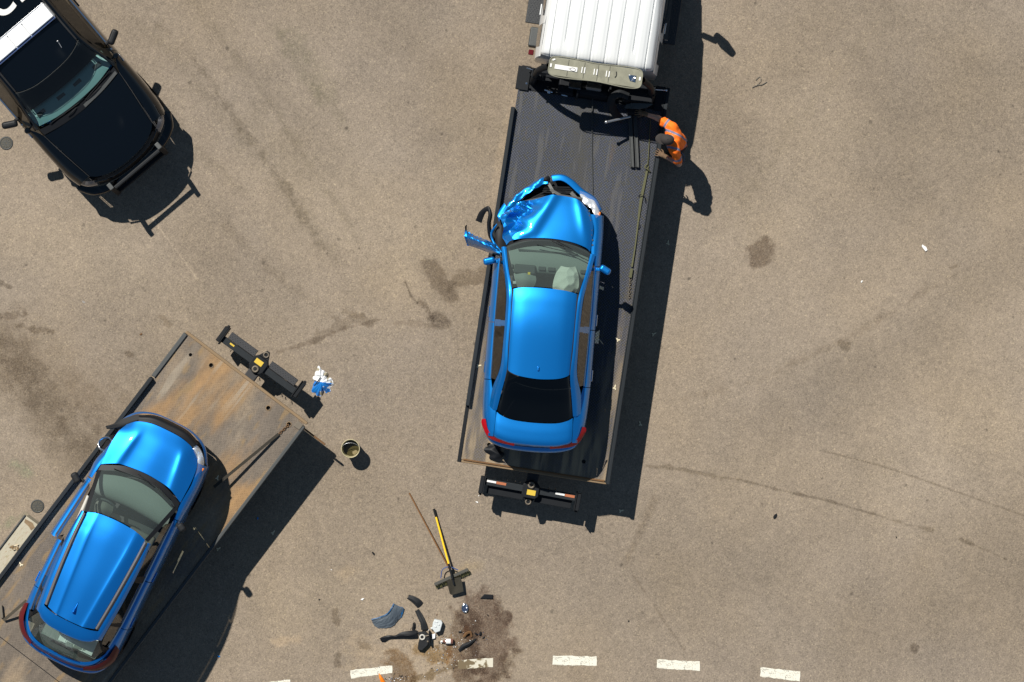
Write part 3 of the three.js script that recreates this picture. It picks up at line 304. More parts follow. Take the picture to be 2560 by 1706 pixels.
  for (const s of [-1, 1]) obj('tail_light', patch([[[s * .48, 1.02, 1.868], [s * .655, 1.03, 1.745], [s * .775, 1.045, 1.56], [s * .815, 1.05, 1.30]], [[s * .49, .96, 1.93], [s * .70, .95, 1.81], [s * .845, .95, 1.60], [s * .868, .98, 1.34]], [[s * .49, .85, 1.955], [s * .73, .83, 1.84], [s * .885, .85, 1.60], [s * .893, .89, 1.38]]], 16, 8), M.redDark, car);
  obj('rear_bumper', patch(full([[[0, .72, 1.97], [.38, .72, 1.95], [.64, .72, 1.85], [.80, .74, 1.62]], [[0, .68, 2.055], [.40, .68, 2.03], [.70, .68, 1.91], [.865, .71, 1.62]], [[0, .5, 2.075], [.40, .5, 2.05], [.71, .5, 1.92], [.88, .52, 1.6]], [[0, .3, 2.03], [.40, .3, 2.0], [.68, .3, 1.88], [.85, .3, 1.6]]]), 36, 12), B, car);
  const rows = [[-2.02, [.69, .90], [.76, .87], [.83, .78], [.86, .6], [.85, .34]], [-1.68, [.765, 1.0], [.825, .97], [.88, .86], [.895, .62], [.885, .32]], [-1.3, [.745, 1.055], [.82, 1.01], [.88, .88], [.89, .62], [.88, .3]], [-1.02, [.80, 1.08], [.835, 1.03], [.875, .88], [.885, .62], [.88, .28]], [-.4, [.80, 1.07], [.838, 1.03], [.878, .88], [.885, .62], [.875, .28]], [.12, [.80, 1.07], [.838, 1.03], [.878, .88], [.885, .62], [.875, .28]], [.6, [.795, 1.075], [.838, 1.03], [.878, .88], [.885, .62], [.875, .28]], [1.0, [.785, 1.085], [.835, 1.03], [.88, .88], [.89, .62], [.88, .28]], [1.35, [.76, 1.08], [.82, 1.0], [.87, .87], [.885, .62], [.875, .3]], [1.62, [.74, 1.0], [.79, .95], [.845, .84], [.865, .62], [.85, .32]]].map(r => r.slice(1).map((q, k) => [q[0] - (k === 0 && r[0] > -1.1 ? .035 : 0), q[1], r[0]]));
  sides(car, B, rows, [['front_wing', 0, 3, 20], ['front_door', 3, 5], ['rear_door', 5, 7], ['rear_wing', 7, 9, 16]], ['front_door', 'front_wing']);
  // left front wing is crushed, the left front door stands ajar
  obj('crushed_wing', patch(flip(rows), 26, 40, { r0: 0, r1: 2.95, fn: (p, s, t) => { const m = sstep(.75, .25, t), f = facets(18, 21, [-1, -.5], [-2.1, -1.2])(p[0], p[2]); return [p[0] + m * (.10 + .25 * f), p[1] - m * .05 + m * .12 * f, p[2] + m * .06]; } }), B, car);
  const door = obj('front_door', patch(flip(rows), 18, 14, { r0: 3.012, r1: 4.988, fn: p => p }), B, car);
  const win1 = [[[.70, 1.27, -.90], [.795, 1.085, -.95]], [[.665, 1.42, -.62], [.795, 1.08, -.6]], [[.645, 1.50, -.3], [.797, 1.078, -.3]], [[.65, 1.515, .06], [.797, 1.078, .06]]], win2 = [[[.65, 1.515, .16], [.796, 1.08, .16]], [[.64, 1.52, .55], [.793, 1.083, .55]], [[.62, 1.505, .92], [.787, 1.09, .92]]], win3 = [[[.618, 1.50, .98], [.785, 1.095, .98]], [[.605, 1.46, 1.16], [.77, 1.10, 1.18]], [[.62, 1.36, 1.33], [.745, 1.09, 1.36]]];
  obj('side_window', patch(inw(win1), 6, 12), M.glassTint, car); const dw = obj('window', patch(flip(inw(win1)), 6, 12), M.glassTint, door);
  both(car, 'side_window', inw(win2), M.glassTint, 6, 12); both(car, 'side_window', inw(win3), M.glassTint, 6, 10);
  { const dg = 7 * Math.PI / 180; door.position.set(-.83, 0, -1.0); door.geometry.translate(.83, 0, 1.0); dw.geometry.translate(.83, 0, 1.0); door.rotation.y = -dg; const b = obj('belt_trim', patch(flip([[[.760, 1.086, -.95], [.777, 1.082, -.95]], [[.762, 1.08, .08], [.779, 1.076, .08]]]), 2, 10), M.chrome, door); b.geometry.translate(.83, 0, 1.0); }
  obj('curtain_airbag', [...strip([[-.66, 1.34, -.78, .05, .02], [-.63, 1.42, -.5, .07, .03], [-.62, 1.44, -.2, .08, .03], [-.62, 1.44, .05, .06, .02]], {}), ...strip([[-.63, 1.42, .25, .03, .02], [-.62, 1.42, .5, .04, .02], [-.61, 1.40, .8, .03, .02]], {})], M.airbag, car);
  obj('belt_trim', patch(inw([[[.795, 1.086, -.98], [.812, 1.082, -.98]], [[.797, 1.082, .2], [.814, 1.076, .2]], [[.787, 1.094, .95], [.803, 1.088, .95]], [[.748, 1.098, 1.38], [.765, 1.09, 1.4]]]), 2, 24), M.chrome, car); obj('belt_trim', patch(flip(inw([[[.797, 1.082, .16], [.814, 1.076, .16]], [[.787, 1.094, .95], [.803, 1.088, .95]], [[.748, 1.098, 1.38], [.765, 1.09, 1.4]]])), 2, 20), M.chrome, car);
  both(car, 'window_pillar', inw([[[.648, 1.518, .05], [.648, 1.516, .17]], [[.80, 1.08, .05], [.80, 1.08, .17]]]), M.plastic, 3, 4); both(car, 'window_pillar', inw([[[.618, 1.505, .91], [.616, 1.50, .99]], [[.79, 1.09, .91], [.787, 1.092, .99]]]), M.plastic, 3, 4);
  both(car, 'rear_pillar', [[[.585, 1.49, 1.2], [.545, 1.45, 1.27]], [[.65, 1.34, 1.35], [.645, 1.22, 1.44]], [[.745, 1.09, 1.38], [.70, 1.05, 1.53]]], M.plastic, 4, 10);
  mirror(car, 1, [.85, 1.06, -.95], 1, M.cladding, .15); mirror(car, -1, [.90, 1.12, -.93], -1.2, M.cladding, .19);
  for (const z of [.02, .86]) { handle(car, .885, .90, z, B); } handle(car, -.885, .90, .86, B);
  // nose
  obj('grille', patch(full([[[0, .94, -2.30], [.28, .935, -2.285], [.50, .915, -2.21]], [[0, .90, -2.40], [.30, .90, -2.385], [.54, .88, -2.29]], [[0, .72, -2.43], [.30, .72, -2.41], [.56, .70, -2.30]]]), 24, 10), M.plastic, car);
  obj('front_bumper', patch(full([[[0, .72, -2.435], [.34, .72, -2.41], [.62, .71, -2.28], [.80, .74, -2.05]], [[0, .62, -2.45], [.36, .62, -2.43], [.66, .62, -2.29], [.86, .66, -2.0]], [[0, .34, -2.40], [.36, .34, -2.38], [.64, .34, -2.25], [.84, .36, -1.95]]]), 30, 10), M.blueSuv, car);
  const hl = [[[.50, .86, -2.30], [.64, .83, -2.23], [.78, .82, -2.08], [.85, .86, -1.80]], [[.51, .91, -2.24], [.64, .90, -2.16], [.745, .905, -2.02], [.80, .93, -1.80]], [[.525, .93, -2.18], [.63, .92, -2.10], [.70, .93, -2.0], [.765, .97, -1.79]]];
  const h = obj('headlight', patch(hl, 16, 8), M.lens, car); obj('reflector', patch(hl.map(r => r.map(p => [p[0] * .985, p[1] - .035, p[2] + .01])), 16, 8, { fn: (p, s, t) => [p[0], p[1] + .018 * Math.sin(s * 14), p[2]] }), M.reflector, h); obj('indicator', box(.03, .03, .16, .80, .85, -1.9, .01, -.25), M.amber, h);
  obj('hanging_trim', strip([[-.30, .86, -2.34, .10, .02], [-.52, .84, -2.24, .13, .03], [-.72, .80, -2.06, .13, .03], [-.86, .76, -1.94, .09, .02], [-.97, .72, -1.86, .03, 0]], { jag: .025, seed: 31 }), M.cladding, car);
  obj('broken_headlight', [new THREE.TorusGeometry(.12, .018, 8, 24).rotateX(1.2).translate(-.86, .66, -1.60)], M.chrome, car);
  obj('engine_bay', [box(1.3, .3, 1.0, 0, .55, -1.75, .03), box(.3, .3, .5, -.6, .6, -1.8, .03)], M.cavity, car); obj('floor', [box(1.6, .14, 3.6, 0, .3, -.1, .03), box(1.2, .3, .6, 0, .6, 1.6, .03)], M.cavity, car);
  obj('dashboard', patch(full([[[0, 1.06, -1.32], [.35, 1.05, -1.27], [.66, 1.03, -1.16]], [[0, 1.09, -1.05], [.35, 1.085, -1.02], [.70, 1.06, -.95]], [[0, 1.0, -.86], [.35, .99, -.84], [.70, .98, -.8]], [[0, .7, -.82], [.35, .7, -.8], [.7, .7, -.78]]]), 20, 16), M.dash, car);
  seat(car, -.36, -.3, .64); seat(car, .36, -.3, .64); obj('rear_seat', [box(1.25, .16, .5, 0, .66, .6, .05), box(1.25, .6, .14, 0, .98, .95, .05, 0, .3)], M.seat, car);
  obj('steering_wheel', (() => { const g = new THREE.TorusGeometry(.18, .018, 8, 24); g.rotateX(-.6); g.translate(-.36, 1.03, -.72); return g; })(), M.dashDark, car);
  obj('driver_airbag', patch([[[-.12, 0, -.12], [0, .06, -.12], [.12, 0, -.12]], [[-.16, .03, 0], [0, .12, 0], [.16, .03, 0]], [[-.12, -.03, .14], [0, .02, .16], [.12, -.03, .14]]], 12, 12, { fn: p => [p[0] - .37, p[1] + 1.06, p[2] - .68] }), M.seat, car);
  obj('load_cover', [box(1.0, .02, .5, .1, 1.02, 1.42, .006), box(.5, .14, .22, .28, 1.06, 1.52, .03, .2), box(.1, .05, .16, .1, 1.10, 1.5, .01)], M.dash, car);
  obj('parcel_sheet', [box(.62, .012, .34, .22, 1.15, 1.46, .004, 0, .22), ...[0, 1, 2].map(k => box(.012, .016, .34, .03 + k * .16, 1.156, 1.46, .003, 0, .22))], M.paper, car);
  wiper(car, [-.1, 1.1, -1.44], [.25, 1.12, -1.36], [[-.5, 1.11, -1.34], [.1, 1.12, -1.40]]); wiper(car, [.2, 1.1, -1.43], [.55, 1.12, -1.30], [[.1, 1.11, -1.40], [.68, 1.11, -1.20]]); wiper(car, [0, 1.10, 1.83], [.3, 1.13, 1.80], [[-.1, 1.12, 1.82], [.35, 1.14, 1.79]]);
  for (const s of [-1, 1]) { wheel(car, s * .78, .35, -1.42, .35, .22); wheel(car, s * .78, .35, 1.22, .35, .22); }
}
// ---------------------------------------------------------------- black police pickup
const font = await new FontLoader().loadAsync('fonts/droid/droid_sans_bold.typeface.json');
{
  const a = 139.7 * Math.PI / 180, o = P(214.3, 225.8, 1.2), f = [Math.sin(a), -Math.cos(a)], r = [Math.cos(a), Math.sin(a)];
  const car = thing('black_pickup', 'glossy black police pickup with white roof light bar and steel push bar', 'pickup truck', [o.x + .21 * r[0], 0, o.z + .21 * r[1]], -a), B = M.black;
  obj('bonnet', patch(full([[[0, 1.12, -1.365], [.35, 1.115, -1.33], [.58, 1.10, -1.24], [.69, 1.085, -1.15]], [[0, 1.17, -1.05], [.40, 1.165, -1.0], [.64, 1.15, -.9], [.735, 1.13, -.83]], [[0, 1.205, -.62], [.45, 1.20, -.58], [.69, 1.18, -.5], [.785, 1.155, -.46]], [[0, 1.225, -.235], [.45, 1.218, -.205], [.72, 1.20, -.16], [.825, 1.18, -.13]]]), 40, 30), B, car);
  both(car, 'bonnet_edge', [[[.70, 1.088, -1.145], [.712, 1.088, -1.14]], [[.745, 1.133, -.825], [.758, 1.133, -.82]], [[.795, 1.158, -.455], [.808, 1.158, -.455]], [[.833, 1.183, -.13], [.846, 1.183, -.13]]], M.trim, 2, 16);
  obj('cowl', patch(full([[[0, 1.215, -.225], [.45, 1.21, -.195], [.82, 1.18, -.12]], [[0, 1.24, -.12], [.45, 1.235, -.09], [.83, 1.20, 0]]]), 20, 4), M.plastic, car);
  obj('cowl_panel', patch([[[-.80, 1.205, -.125], [-.42, 1.232, -.195], [-.02, 1.238, -.222]], [[-.80, 1.212, -.07], [-.42, 1.242, -.14], [-.02, 1.247, -.165]]], 14, 3), M.steelGrey, car);
  obj('windshield', patch(full([[[0, 1.245, -.10], [.45, 1.24, -.07], [.70, 1.225, -.015], [.82, 1.21, .03]], [[0, 1.57, .19], [.42, 1.565, .21], [.65, 1.55, .27], [.755, 1.53, .32]], [[0, 1.845, .475], [.38, 1.84, .50], [.60, 1.825, .57], [.69, 1.81, .62]]]), 26, 16), phys([0.60, 0.72, 0.72], { transmission: 1, thickness: 0, roughness: 0.02, ior: 1.5 }), car);
  obj('windshield_seal', tube([[-.69, 1.815, .625], [-.60, 1.832, .575], [-.38, 1.848, .505], [0, 1.853, .48], [.38, 1.848, .505], [.60, 1.832, .575], [.69, 1.815, .625]], .005, 60, 6), M.steelGrey, car);
  const roof = obj('roof', patch(full([[[0, 1.855, .49], [.38, 1.85, .515], [.56, 1.84, .575], [.655, 1.82, .63]], [[0, 1.90, .95], [.38, 1.893, .95], [.57, 1.878, .96], [.65, 1.855, .97]], [[0, 1.915, 1.6], [.38, 1.908, 1.6], [.57, 1.89, 1.6], [.65, 1.868, 1.6]], [[0, 1.885, 2.75], [.38, 1.878, 2.75], [.56, 1.862, 2.75], [.63, 1.84, 2.75]]]), 30, 40), B, car);
  both(car, 'roof_moulding', [[[.662, 1.826, .66], [.686, 1.815, .66]], [[.657, 1.862, .97], [.685, 1.85, .97]], [[.657, 1.876, 1.6], [.685, 1.862, 1.6]], [[.637, 1.847, 2.75], [.665, 1.835, 2.75]]], M.trim, 2, 30);
  both(car, 'roof_side', [[[.835, 1.215, .0], [.87, 1.21, .02], [.905, 1.19, .03]], [[.765, 1.53, .32], [.80, 1.52, .33], [.83, 1.48, .35]], [[.695, 1.81, .64], [.73, 1.80, .65], [.765, 1.75, .67]], [[.69, 1.85, .97], [.72, 1.84, .97], [.755, 1.78, .98]], [[.69, 1.86, 1.6], [.72, 1.85, 1.6], [.755, 1.79, 1.6]], [[.67, 1.83, 2.7], [.70, 1.82, 2.7], [.74, 1.77, 2.7]]], B, 6, 40);
  both(car, 'side_window', [[[.845, 1.45, .36], [.985, 1.235, .28]], [[.785, 1.70, .66], [.985, 1.235, .66]], [[.762, 1.775, 1.0], [.987, 1.235, 1.0]], [[.762, 1.785, 1.42], [.987, 1.235, 1.42]]], M.glassTint, 6, 14);
  both(car, 'side_window', [[[.762, 1.785, 1.52], [.987, 1.235, 1.52]], [[.755, 1.78, 2.1], [.985, 1.235, 2.1]], [[.78, 1.70, 2.4], [.98, 1.235, 2.5]]], M.glassTint, 6, 14);
  both(car, 'window_pillar', [[[.762, 1.79, 1.41], [.762, 1.79, 1.53]], [[.992, 1.235, 1.41], [.992, 1.235, 1.53]]], B, 3, 6);
  both(car, 'belt_trim', [[[.985, 1.235, .24], [1.008, 1.225, .24]], [[.99, 1.24, 1.2], [1.012, 1.23, 1.2]], [[.985, 1.24, 2.55], [1.008, 1.23, 2.55]]], M.chrome, 2, 20);
  const rows = [[-1.13, [.72, 1.08], [.82, 1.05], [.92, .95], [.96, .8], [.95, .5]], [-.85, [.765, 1.125], [.88, 1.10], [.98, .99], [1.02, .8], [1.01, .48]], [-.45, [.815, 1.16], [.92, 1.135], [1.01, 1.02], [1.04, .8], [1.03, .46]], [-.1, [.85, 1.19], [.94, 1.165], [1.02, 1.04], [1.04, .8], [1.03, .44]], [.22, [.985, 1.225], [1.0, 1.19], [1.03, 1.05], [1.04, .8], [1.03, .44]], [.9, [1.0, 1.225], [1.015, 1.19], [1.035, 1.05], [1.04, .8], [1.03, .44]], [1.47, [1.0, 1.225], [1.015, 1.19], [1.035, 1.05], [1.04, .8], [1.03, .44]], [2.6, [.995, 1.225], [1.01, 1.19], [1.035, 1.05], [1.04, .8], [1.03, .44]], [2.75, [.995, 1.225], [1.01, 1.19], [1.035, 1.05], [1.04, .8], [1.03, .44]], [3.6, [.995, 1.225], [1.01, 1.19], [1.035, 1.05], [1.04, .8], [1.03, .46]], [4.4, [.985, 1.22], [1.0, 1.185], [1.02, 1.05], [1.025, .8], [1.015, .5]]].map(q => q.slice(1).map(p => [p[0], p[1], q[0]]));
  sides(car, B, rows, [['front_wing', 0, 4, 24], ['front_door', 4, 6], ['rear_door', 6, 7.8], ['bed_side', 8, 10, 16]]);
  // nose: grille, headlights, bumper, push bar
  obj('grille', patch(full([[[0, 1.10, -1.375], [.40, 1.09, -1.335], [.62, 1.07, -1.24]], [[0, 1.02, -1.43], [.42, 1.01, -1.39], [.66, .98, -1.29]], [[0, .72, -1.44], [.42, .72, -1.40], [.68, .70, -1.30]]]), 24, 10), M.plastic, car);
  obj('grille_bar', tube([[-.70, 1.05, -1.26], [-.45, 1.06, -1.375], [0, 1.07, -1.42], [.45, 1.06, -1.375], [.70, 1.05, -1.26]], .016, 40, 8), M.black, car);
  for (const s of [-1, 1]) { const h = obj('headlight', patch([[[s * .66, 1.06, -1.26], [s * .80, 1.03, -1.16], [s * .92, .98, -1.0]], [[s * .70, .95, -1.32], [s * .86, .93, -1.21], [s * .975, .9, -1.02]], [[s * .70, .82, -1.32], [s * .87, .80, -1.21], [s * .98, .80, -1.02]]], 12, 8), phys([.10, .10, .11], { roughness: .08, clearcoat: 1 }), car); }
  obj('front_bumper', patch(full([[[0, .70, -1.44], [.45, .70, -1.41], [.78, .70, -1.28], [.98, .72, -1.06]], [[0, .66, -1.53], [.50, .66, -1.50], [.86, .66, -1.36], [1.045, .68, -1.12], [1.045, .68, -1.0]].slice(0, 4), [[0, .56, -1.545], [.52, .56, -1.515], [.88, .56, -1.37], [1.055, .58, -1.11]], [[0, .38, -1.50], [.50, .38, -1.47], [.84, .38, -1.33], [1.02, .40, -1.08]]]), 36, 12), B, car);
  const pb = obj('push_bar', [...[-1, 1].flatMap(s => [bar([s * .535, .50, -1.50], [s * .535, .72, -1.60], .07, .10), bar([s * .535, .70, -1.60], [s * .535, 1.16, -1.52], .075, .11)]), bar([-.54, 1.02, -1.56], [.54, 1.02, -1.56], .07, .06, .02), bar([-.54, .66, -1.585], [.54, .66, -1.585], .08, .12, .02)], M.steelDark, car);
  for (const s of [-1, 1]) obj('end_cap', box(.078, .05, .12, s * .535, 1.18, -1.515, .01), M.steelGrey, pb);
  for (const s of [-1, 1]) { const m = mirror(car, s, [1.0, 1.27, .38], 1.0, M.plastic, .27); m.scale.y = 1; handle(car, s * 1.045, 1.02, 1.3, M.black); obj('vent_trim', box(.02, .06, .14, s * 1.025, 1.06, .06, .005), M.chrome, car); obj('spotlight', [rod([s * .90, 1.24, .12], [s * .97, 1.30, .10], .015), new THREE.SphereGeometry(.055, 14, 10).translate(s * .985, 1.31, .1)], M.black, car); }
  // light bar on the roof
  const lb = obj('light_bar', [box(1.31, .03, .34, 0, 1.945, 1.30, .01), box(.1, .05, .2, -.5, 1.915, 1.3, .01), box(.1, .05, .2, .5, 1.915, 1.3, .01)], M.satin, car);
  const lw = phys([.86, .87, .88], { roughness: .25, clearcoat: .6 });
  for (const [x0, x1] of [[-.645, -.155], [-.142, .158], [.171, .645]]) obj('lens_cover', box(x1 - x0, .075, .27, (x0 + x1) / 2, 1.995, 1.30, .02), lw, lb);
  obj('end_lens', box(.03, .06, .26, -.662, 1.985, 1.30, .012), M.lens, lb); obj('end_lens', box(.03, .06, .26, .662, 1.985, 1.30, .012), M.lens, lb); obj('trim_rail', box(1.30, .02, .022, 0, 2.02, 1.452, .006), M.chrome, lb); obj('trim_rail', box(1.30, .02, .03, 0, 1.975, 1.147, .006), M.blueInk, lb);
  obj('roof_aerial', [new THREE.SphereGeometry(.018, 12, 8).translate(-.42, 1.90, .82), rod([-.42, 1.885, .82], [-.40, 1.875, .70], .006)], M.satin, roof);
  // white roof lettering, read from behind
  const tg = new TextGeometry('UCE', { font, size: .50, depth: .003, curveSegments: 10 }); tg.computeBoundingBox(); const bb = tg.boundingBox; tg.translate(-(bb.min.x + bb.max.x) / 2, 0, 0); tg.rotateX(-Math.PI / 2); tg.rotateY(Math.PI); tg.translate(-.06, 1.922, 1.70); obj('roof_lettering', tg, std([.62, .62, .60], { roughness: .6 }), roof);
  // cabin
  obj('dashboard', patch(full([[[0, 1.17, -.05], [.45, 1.165, -.02], [.80, 1.14, .06]], [[0, 1.20, .14], [.45, 1.195, .16], [.84, 1.17, .22]], [[0, 1.17, .30], [.45, 1.165, .32], [.84, 1.14, .36]], [[0, .8, .34], [.45, .8, .36], [.84, .8, .4]]]), 24, 16), std([.22, .36, .35], { roughness: .7 }), car);
  obj('dash_vent', [-.62, -.18, .18, .62].map(x => box(.16, .012, .07, x, 1.203, .2, .004)), M.dashDark, car);
  obj('cabin_floor', [box(1.8, .14, 3.2, 0, .5, 1.2, .03), box(1.5, .3, 1.1, 0, .72, -.65, .03)], M.cavity, car); for (const x of [-.45, .45]) seat(car, x, .95, .85, M.dashDark, .56); obj('rear_seat', [box(1.5, .16, .5, 0, .85, 2.0, .05), box(1.5, .6, .14, 0, 1.2, 2.3, .05, 0, .2)], M.dashDark, car);
  obj('load_bed', [box(1.9, .08, 1.7, 0, .78, 3.55, .02), box(1.96, .5, .06, 0, .98, 4.38, .02), box(1.9, .9, .05, 0, 1.25, 2.72, .02)], M.plastic, car);
  wiper(car, [-.12, 1.25, -.15], [-.45, 1.255, -.12], [[-.10, 1.26, -.13], [-.74, 1.245, -.02]]); wiper(car, [.30, 1.25, -.15], [.10, 1.255, -.13], [[.62, 1.25, -.05], [.02, 1.27, -.10]]);
  car.traverse(o => { if (o.isMesh && o.geometry) { const q = o.geometry.attributes.position; for (let i = 0; i < q.count; i++) { const y = q.getY(i); if (y > 1.26) q.setY(i, 1.26 + (y - 1.26) * .86); } o.geometry.computeVertexNormals(); } });
  for (const s of [-1, 1]) { wheel(car, s * .90, .40, -.55, .40, .27); wheel(car, s * .90, .40, 3.1, .40, .27); }
}
// ---------------------------------------------------------------- two flatbed tow trucks
function canvasTex(w, h, draw) { const c = document.createElement('canvas'); c.width = w; c.height = h; draw(c.getContext('2d'), w, h); const t = new THREE.CanvasTexture(c); t.colorSpace = THREE.SRGBColorSpace; t.magFilter = THREE.LinearFilter; return t; }
const diamond = dtex(64, 64, (i, j) => { const f = (x, y, s) => { const u = ((x % 64) + 64) % 64 - 32, v = ((y % 64) + 64) % 64 - 32, a = (u + s * v) / 1.414, b = (u - s * v) / 1.414; return Math.max(0, 1 - (a * a) / 200 - (b * b) / 22); }; const v = 60 + 190 * Math.max(f(i, j, 1), f(i + 32, j + 32, -1)); return [v, v, v]; });
function deckTex(kind, seed, wm, lm) { // checker plate with tyre-polished lanes, rust and oil; wm x lm metres
  const W = 768, L = 2048, px = W / wm, py = L / lm, R = rng(seed);
  return dtex(W, L, (i, jj) => { const j = L - 1 - jj, x = i / px - wm / 2, z = j / py; // z from the front edge
    const n1 = fbm(x * 2.1 + seed, z * 1.1, 4), n2 = fbm(x * 10 + 5, z * 1.3 + seed, 4), n3 = fbm(x * 26, z * 26 + 3, 3), g = hash2(i, j + seed);
    const pit = kind === 1 ? 0.050 : 0.036, a = (x / pit + z / pit), b = (x / pit - z / pit), ia = Math.floor(a), ib = Math.floor(b), d = Math.hypot(a - ia - 0.5, b - ib - 0.5), dot = d < 0.30 ? 1 : 0, alt = hash2(ia, ib + 7);
    let c;
    if (kind === 1) { const rear = Math.max(sstep(lm - 1.3, lm - 0.3, z + 0.7 * (n1 - 0.5)), 0.5 * sstep(0.9, 1.2, Math.abs(x) + 0.5 * (n2 - 0.5)) * sstep(2.5, 5, z)), scuff = sstep(0.60, 0.72, fbm(x * 11 + 3, z * 1.1 + 21, 4)), lane = sstep(0.32, 0.05, Math.abs(x + 0.02 - 0.10 * (z - 2) / 3)) * 0.8 * sstep(0.35, 0.6, n1 + 0.1), rust = sstep(0.60, 0.72, n2) * sstep(0.45, 0.6, n1) * sstep(0.3, 1.2, z);
      c = [0.0150, 0.0185, 0.0270]; const lum = 0.55 + 1.0 * n1 + 0.25 * (g - 0.5) + 0.3 * (n3 - 0.5); c = c.map(q => q * lum);
      c = c.map((q, k) => lerp(q, [0.030, 0.029, 0.026][k], lane));
      if (dot) { const dk = 1 - 0.75 * lane, t = alt < 0.25 ? [0.10, 0.09, 0.05] : [0.085, 0.092, 0.125]; c = c.map((q, k) => lerp(q, t[k], 0.62 * dk)); }
      c = c.map((q, k) => lerp(q, [0.10, 0.06, 0.025][k], 0.45 * rust)); c = c.map((q, k) => lerp(q, [0.075, 0.072, 0.068][k], 0.5 * scuff)); c = c.map((q, k) => lerp(q, [0.24, 0.18, 0.11][k] * (0.7 + 0.6 * n2), rear * (0.35 + 0.65 * sstep(0.35, 0.65, n2))));
    } else { const grime = sstep(0.35, 0.65, n1), orange = sstep(0.40, 0.70, fbm(x * 2.2 + 40, z * 0.8 + 3, 5)) * sstep(lm - 3.4, lm - 1.8, z), streak = sstep(0.60, 0.72, fbm(x * 16 + 2, z * 0.8 + 11, 4));
      c = [0.19, 0.142, 0.092]; const lum = 0.72 + 0.55 * n2 + 0.3 * (g - 0.5) + 0.3 * (n3 - 0.5); c = c.map((q, k) => q * lum * lerp(1, [0.60, 0.64, 0.74][k], 1 - grime));
      if (dot) c = c.map(q => q * 1.35); else if (alt < 0.2) c = c.map(q => q * 0.8);
      c = c.map((q, k) => lerp(q, [0.30, 0.165, 0.055][k] * lum, 0.7 * orange)); c = c.map((q, k) => lerp(q, [0.30, 0.26, 0.20][k], 0.5 * streak * grime));
      const yel = sstep(0.60, 0.80, fbm(x * 9 + 9, z * 2.5 + 31, 5)); c = c.map((q, k) => lerp(q, [0.26, 0.16, 0.055][k], 0.5 * yel)); }
    return c.map(toS); }, true);
}
function deck(parent, kind, hw, z0, z1, y, holes, seed) {
  const s = new THREE.Shape([[-hw, -z0], [hw, -z0], [hw, -z1], [-hw, -z1]].map(p => new THREE.Vector2(...p)));
  for (const [hx, hz, r] of holes) { const p = new THREE.Path(); p.absellipse(hx, -hz, r, r, 0, Math.PI * 2); s.holes.push(p); }
  const g = new THREE.ExtrudeGeometry(s, { depth: 0.05, bevelEnabled: false, curveSegments: 10 }); g.rotateX(-Math.PI / 2); g.translate(0, y - 0.05, 0);
  const q = g.attributes.position, uv = g.attributes.uv; for (let i = 0; i < q.count; i++) uv.setXY(i, (q.getX(i) + hw) / (2 * hw), 1 - (q.getZ(i) - z0) / (z1 - z0));
  const t = deckTex(kind, seed, 2 * hw, z1 - z0); t.wrapS = t.wrapT = THREE.ClampToEdgeWrapping;
  return obj('deck_plate', g, std([1, 1, 1], { map: t, metalness: 0, roughness: .6, bumpMap: rep(diamond, 2 * hw / .055, (z1 - z0) / .055), bumpScale: .004 }), parent);
}
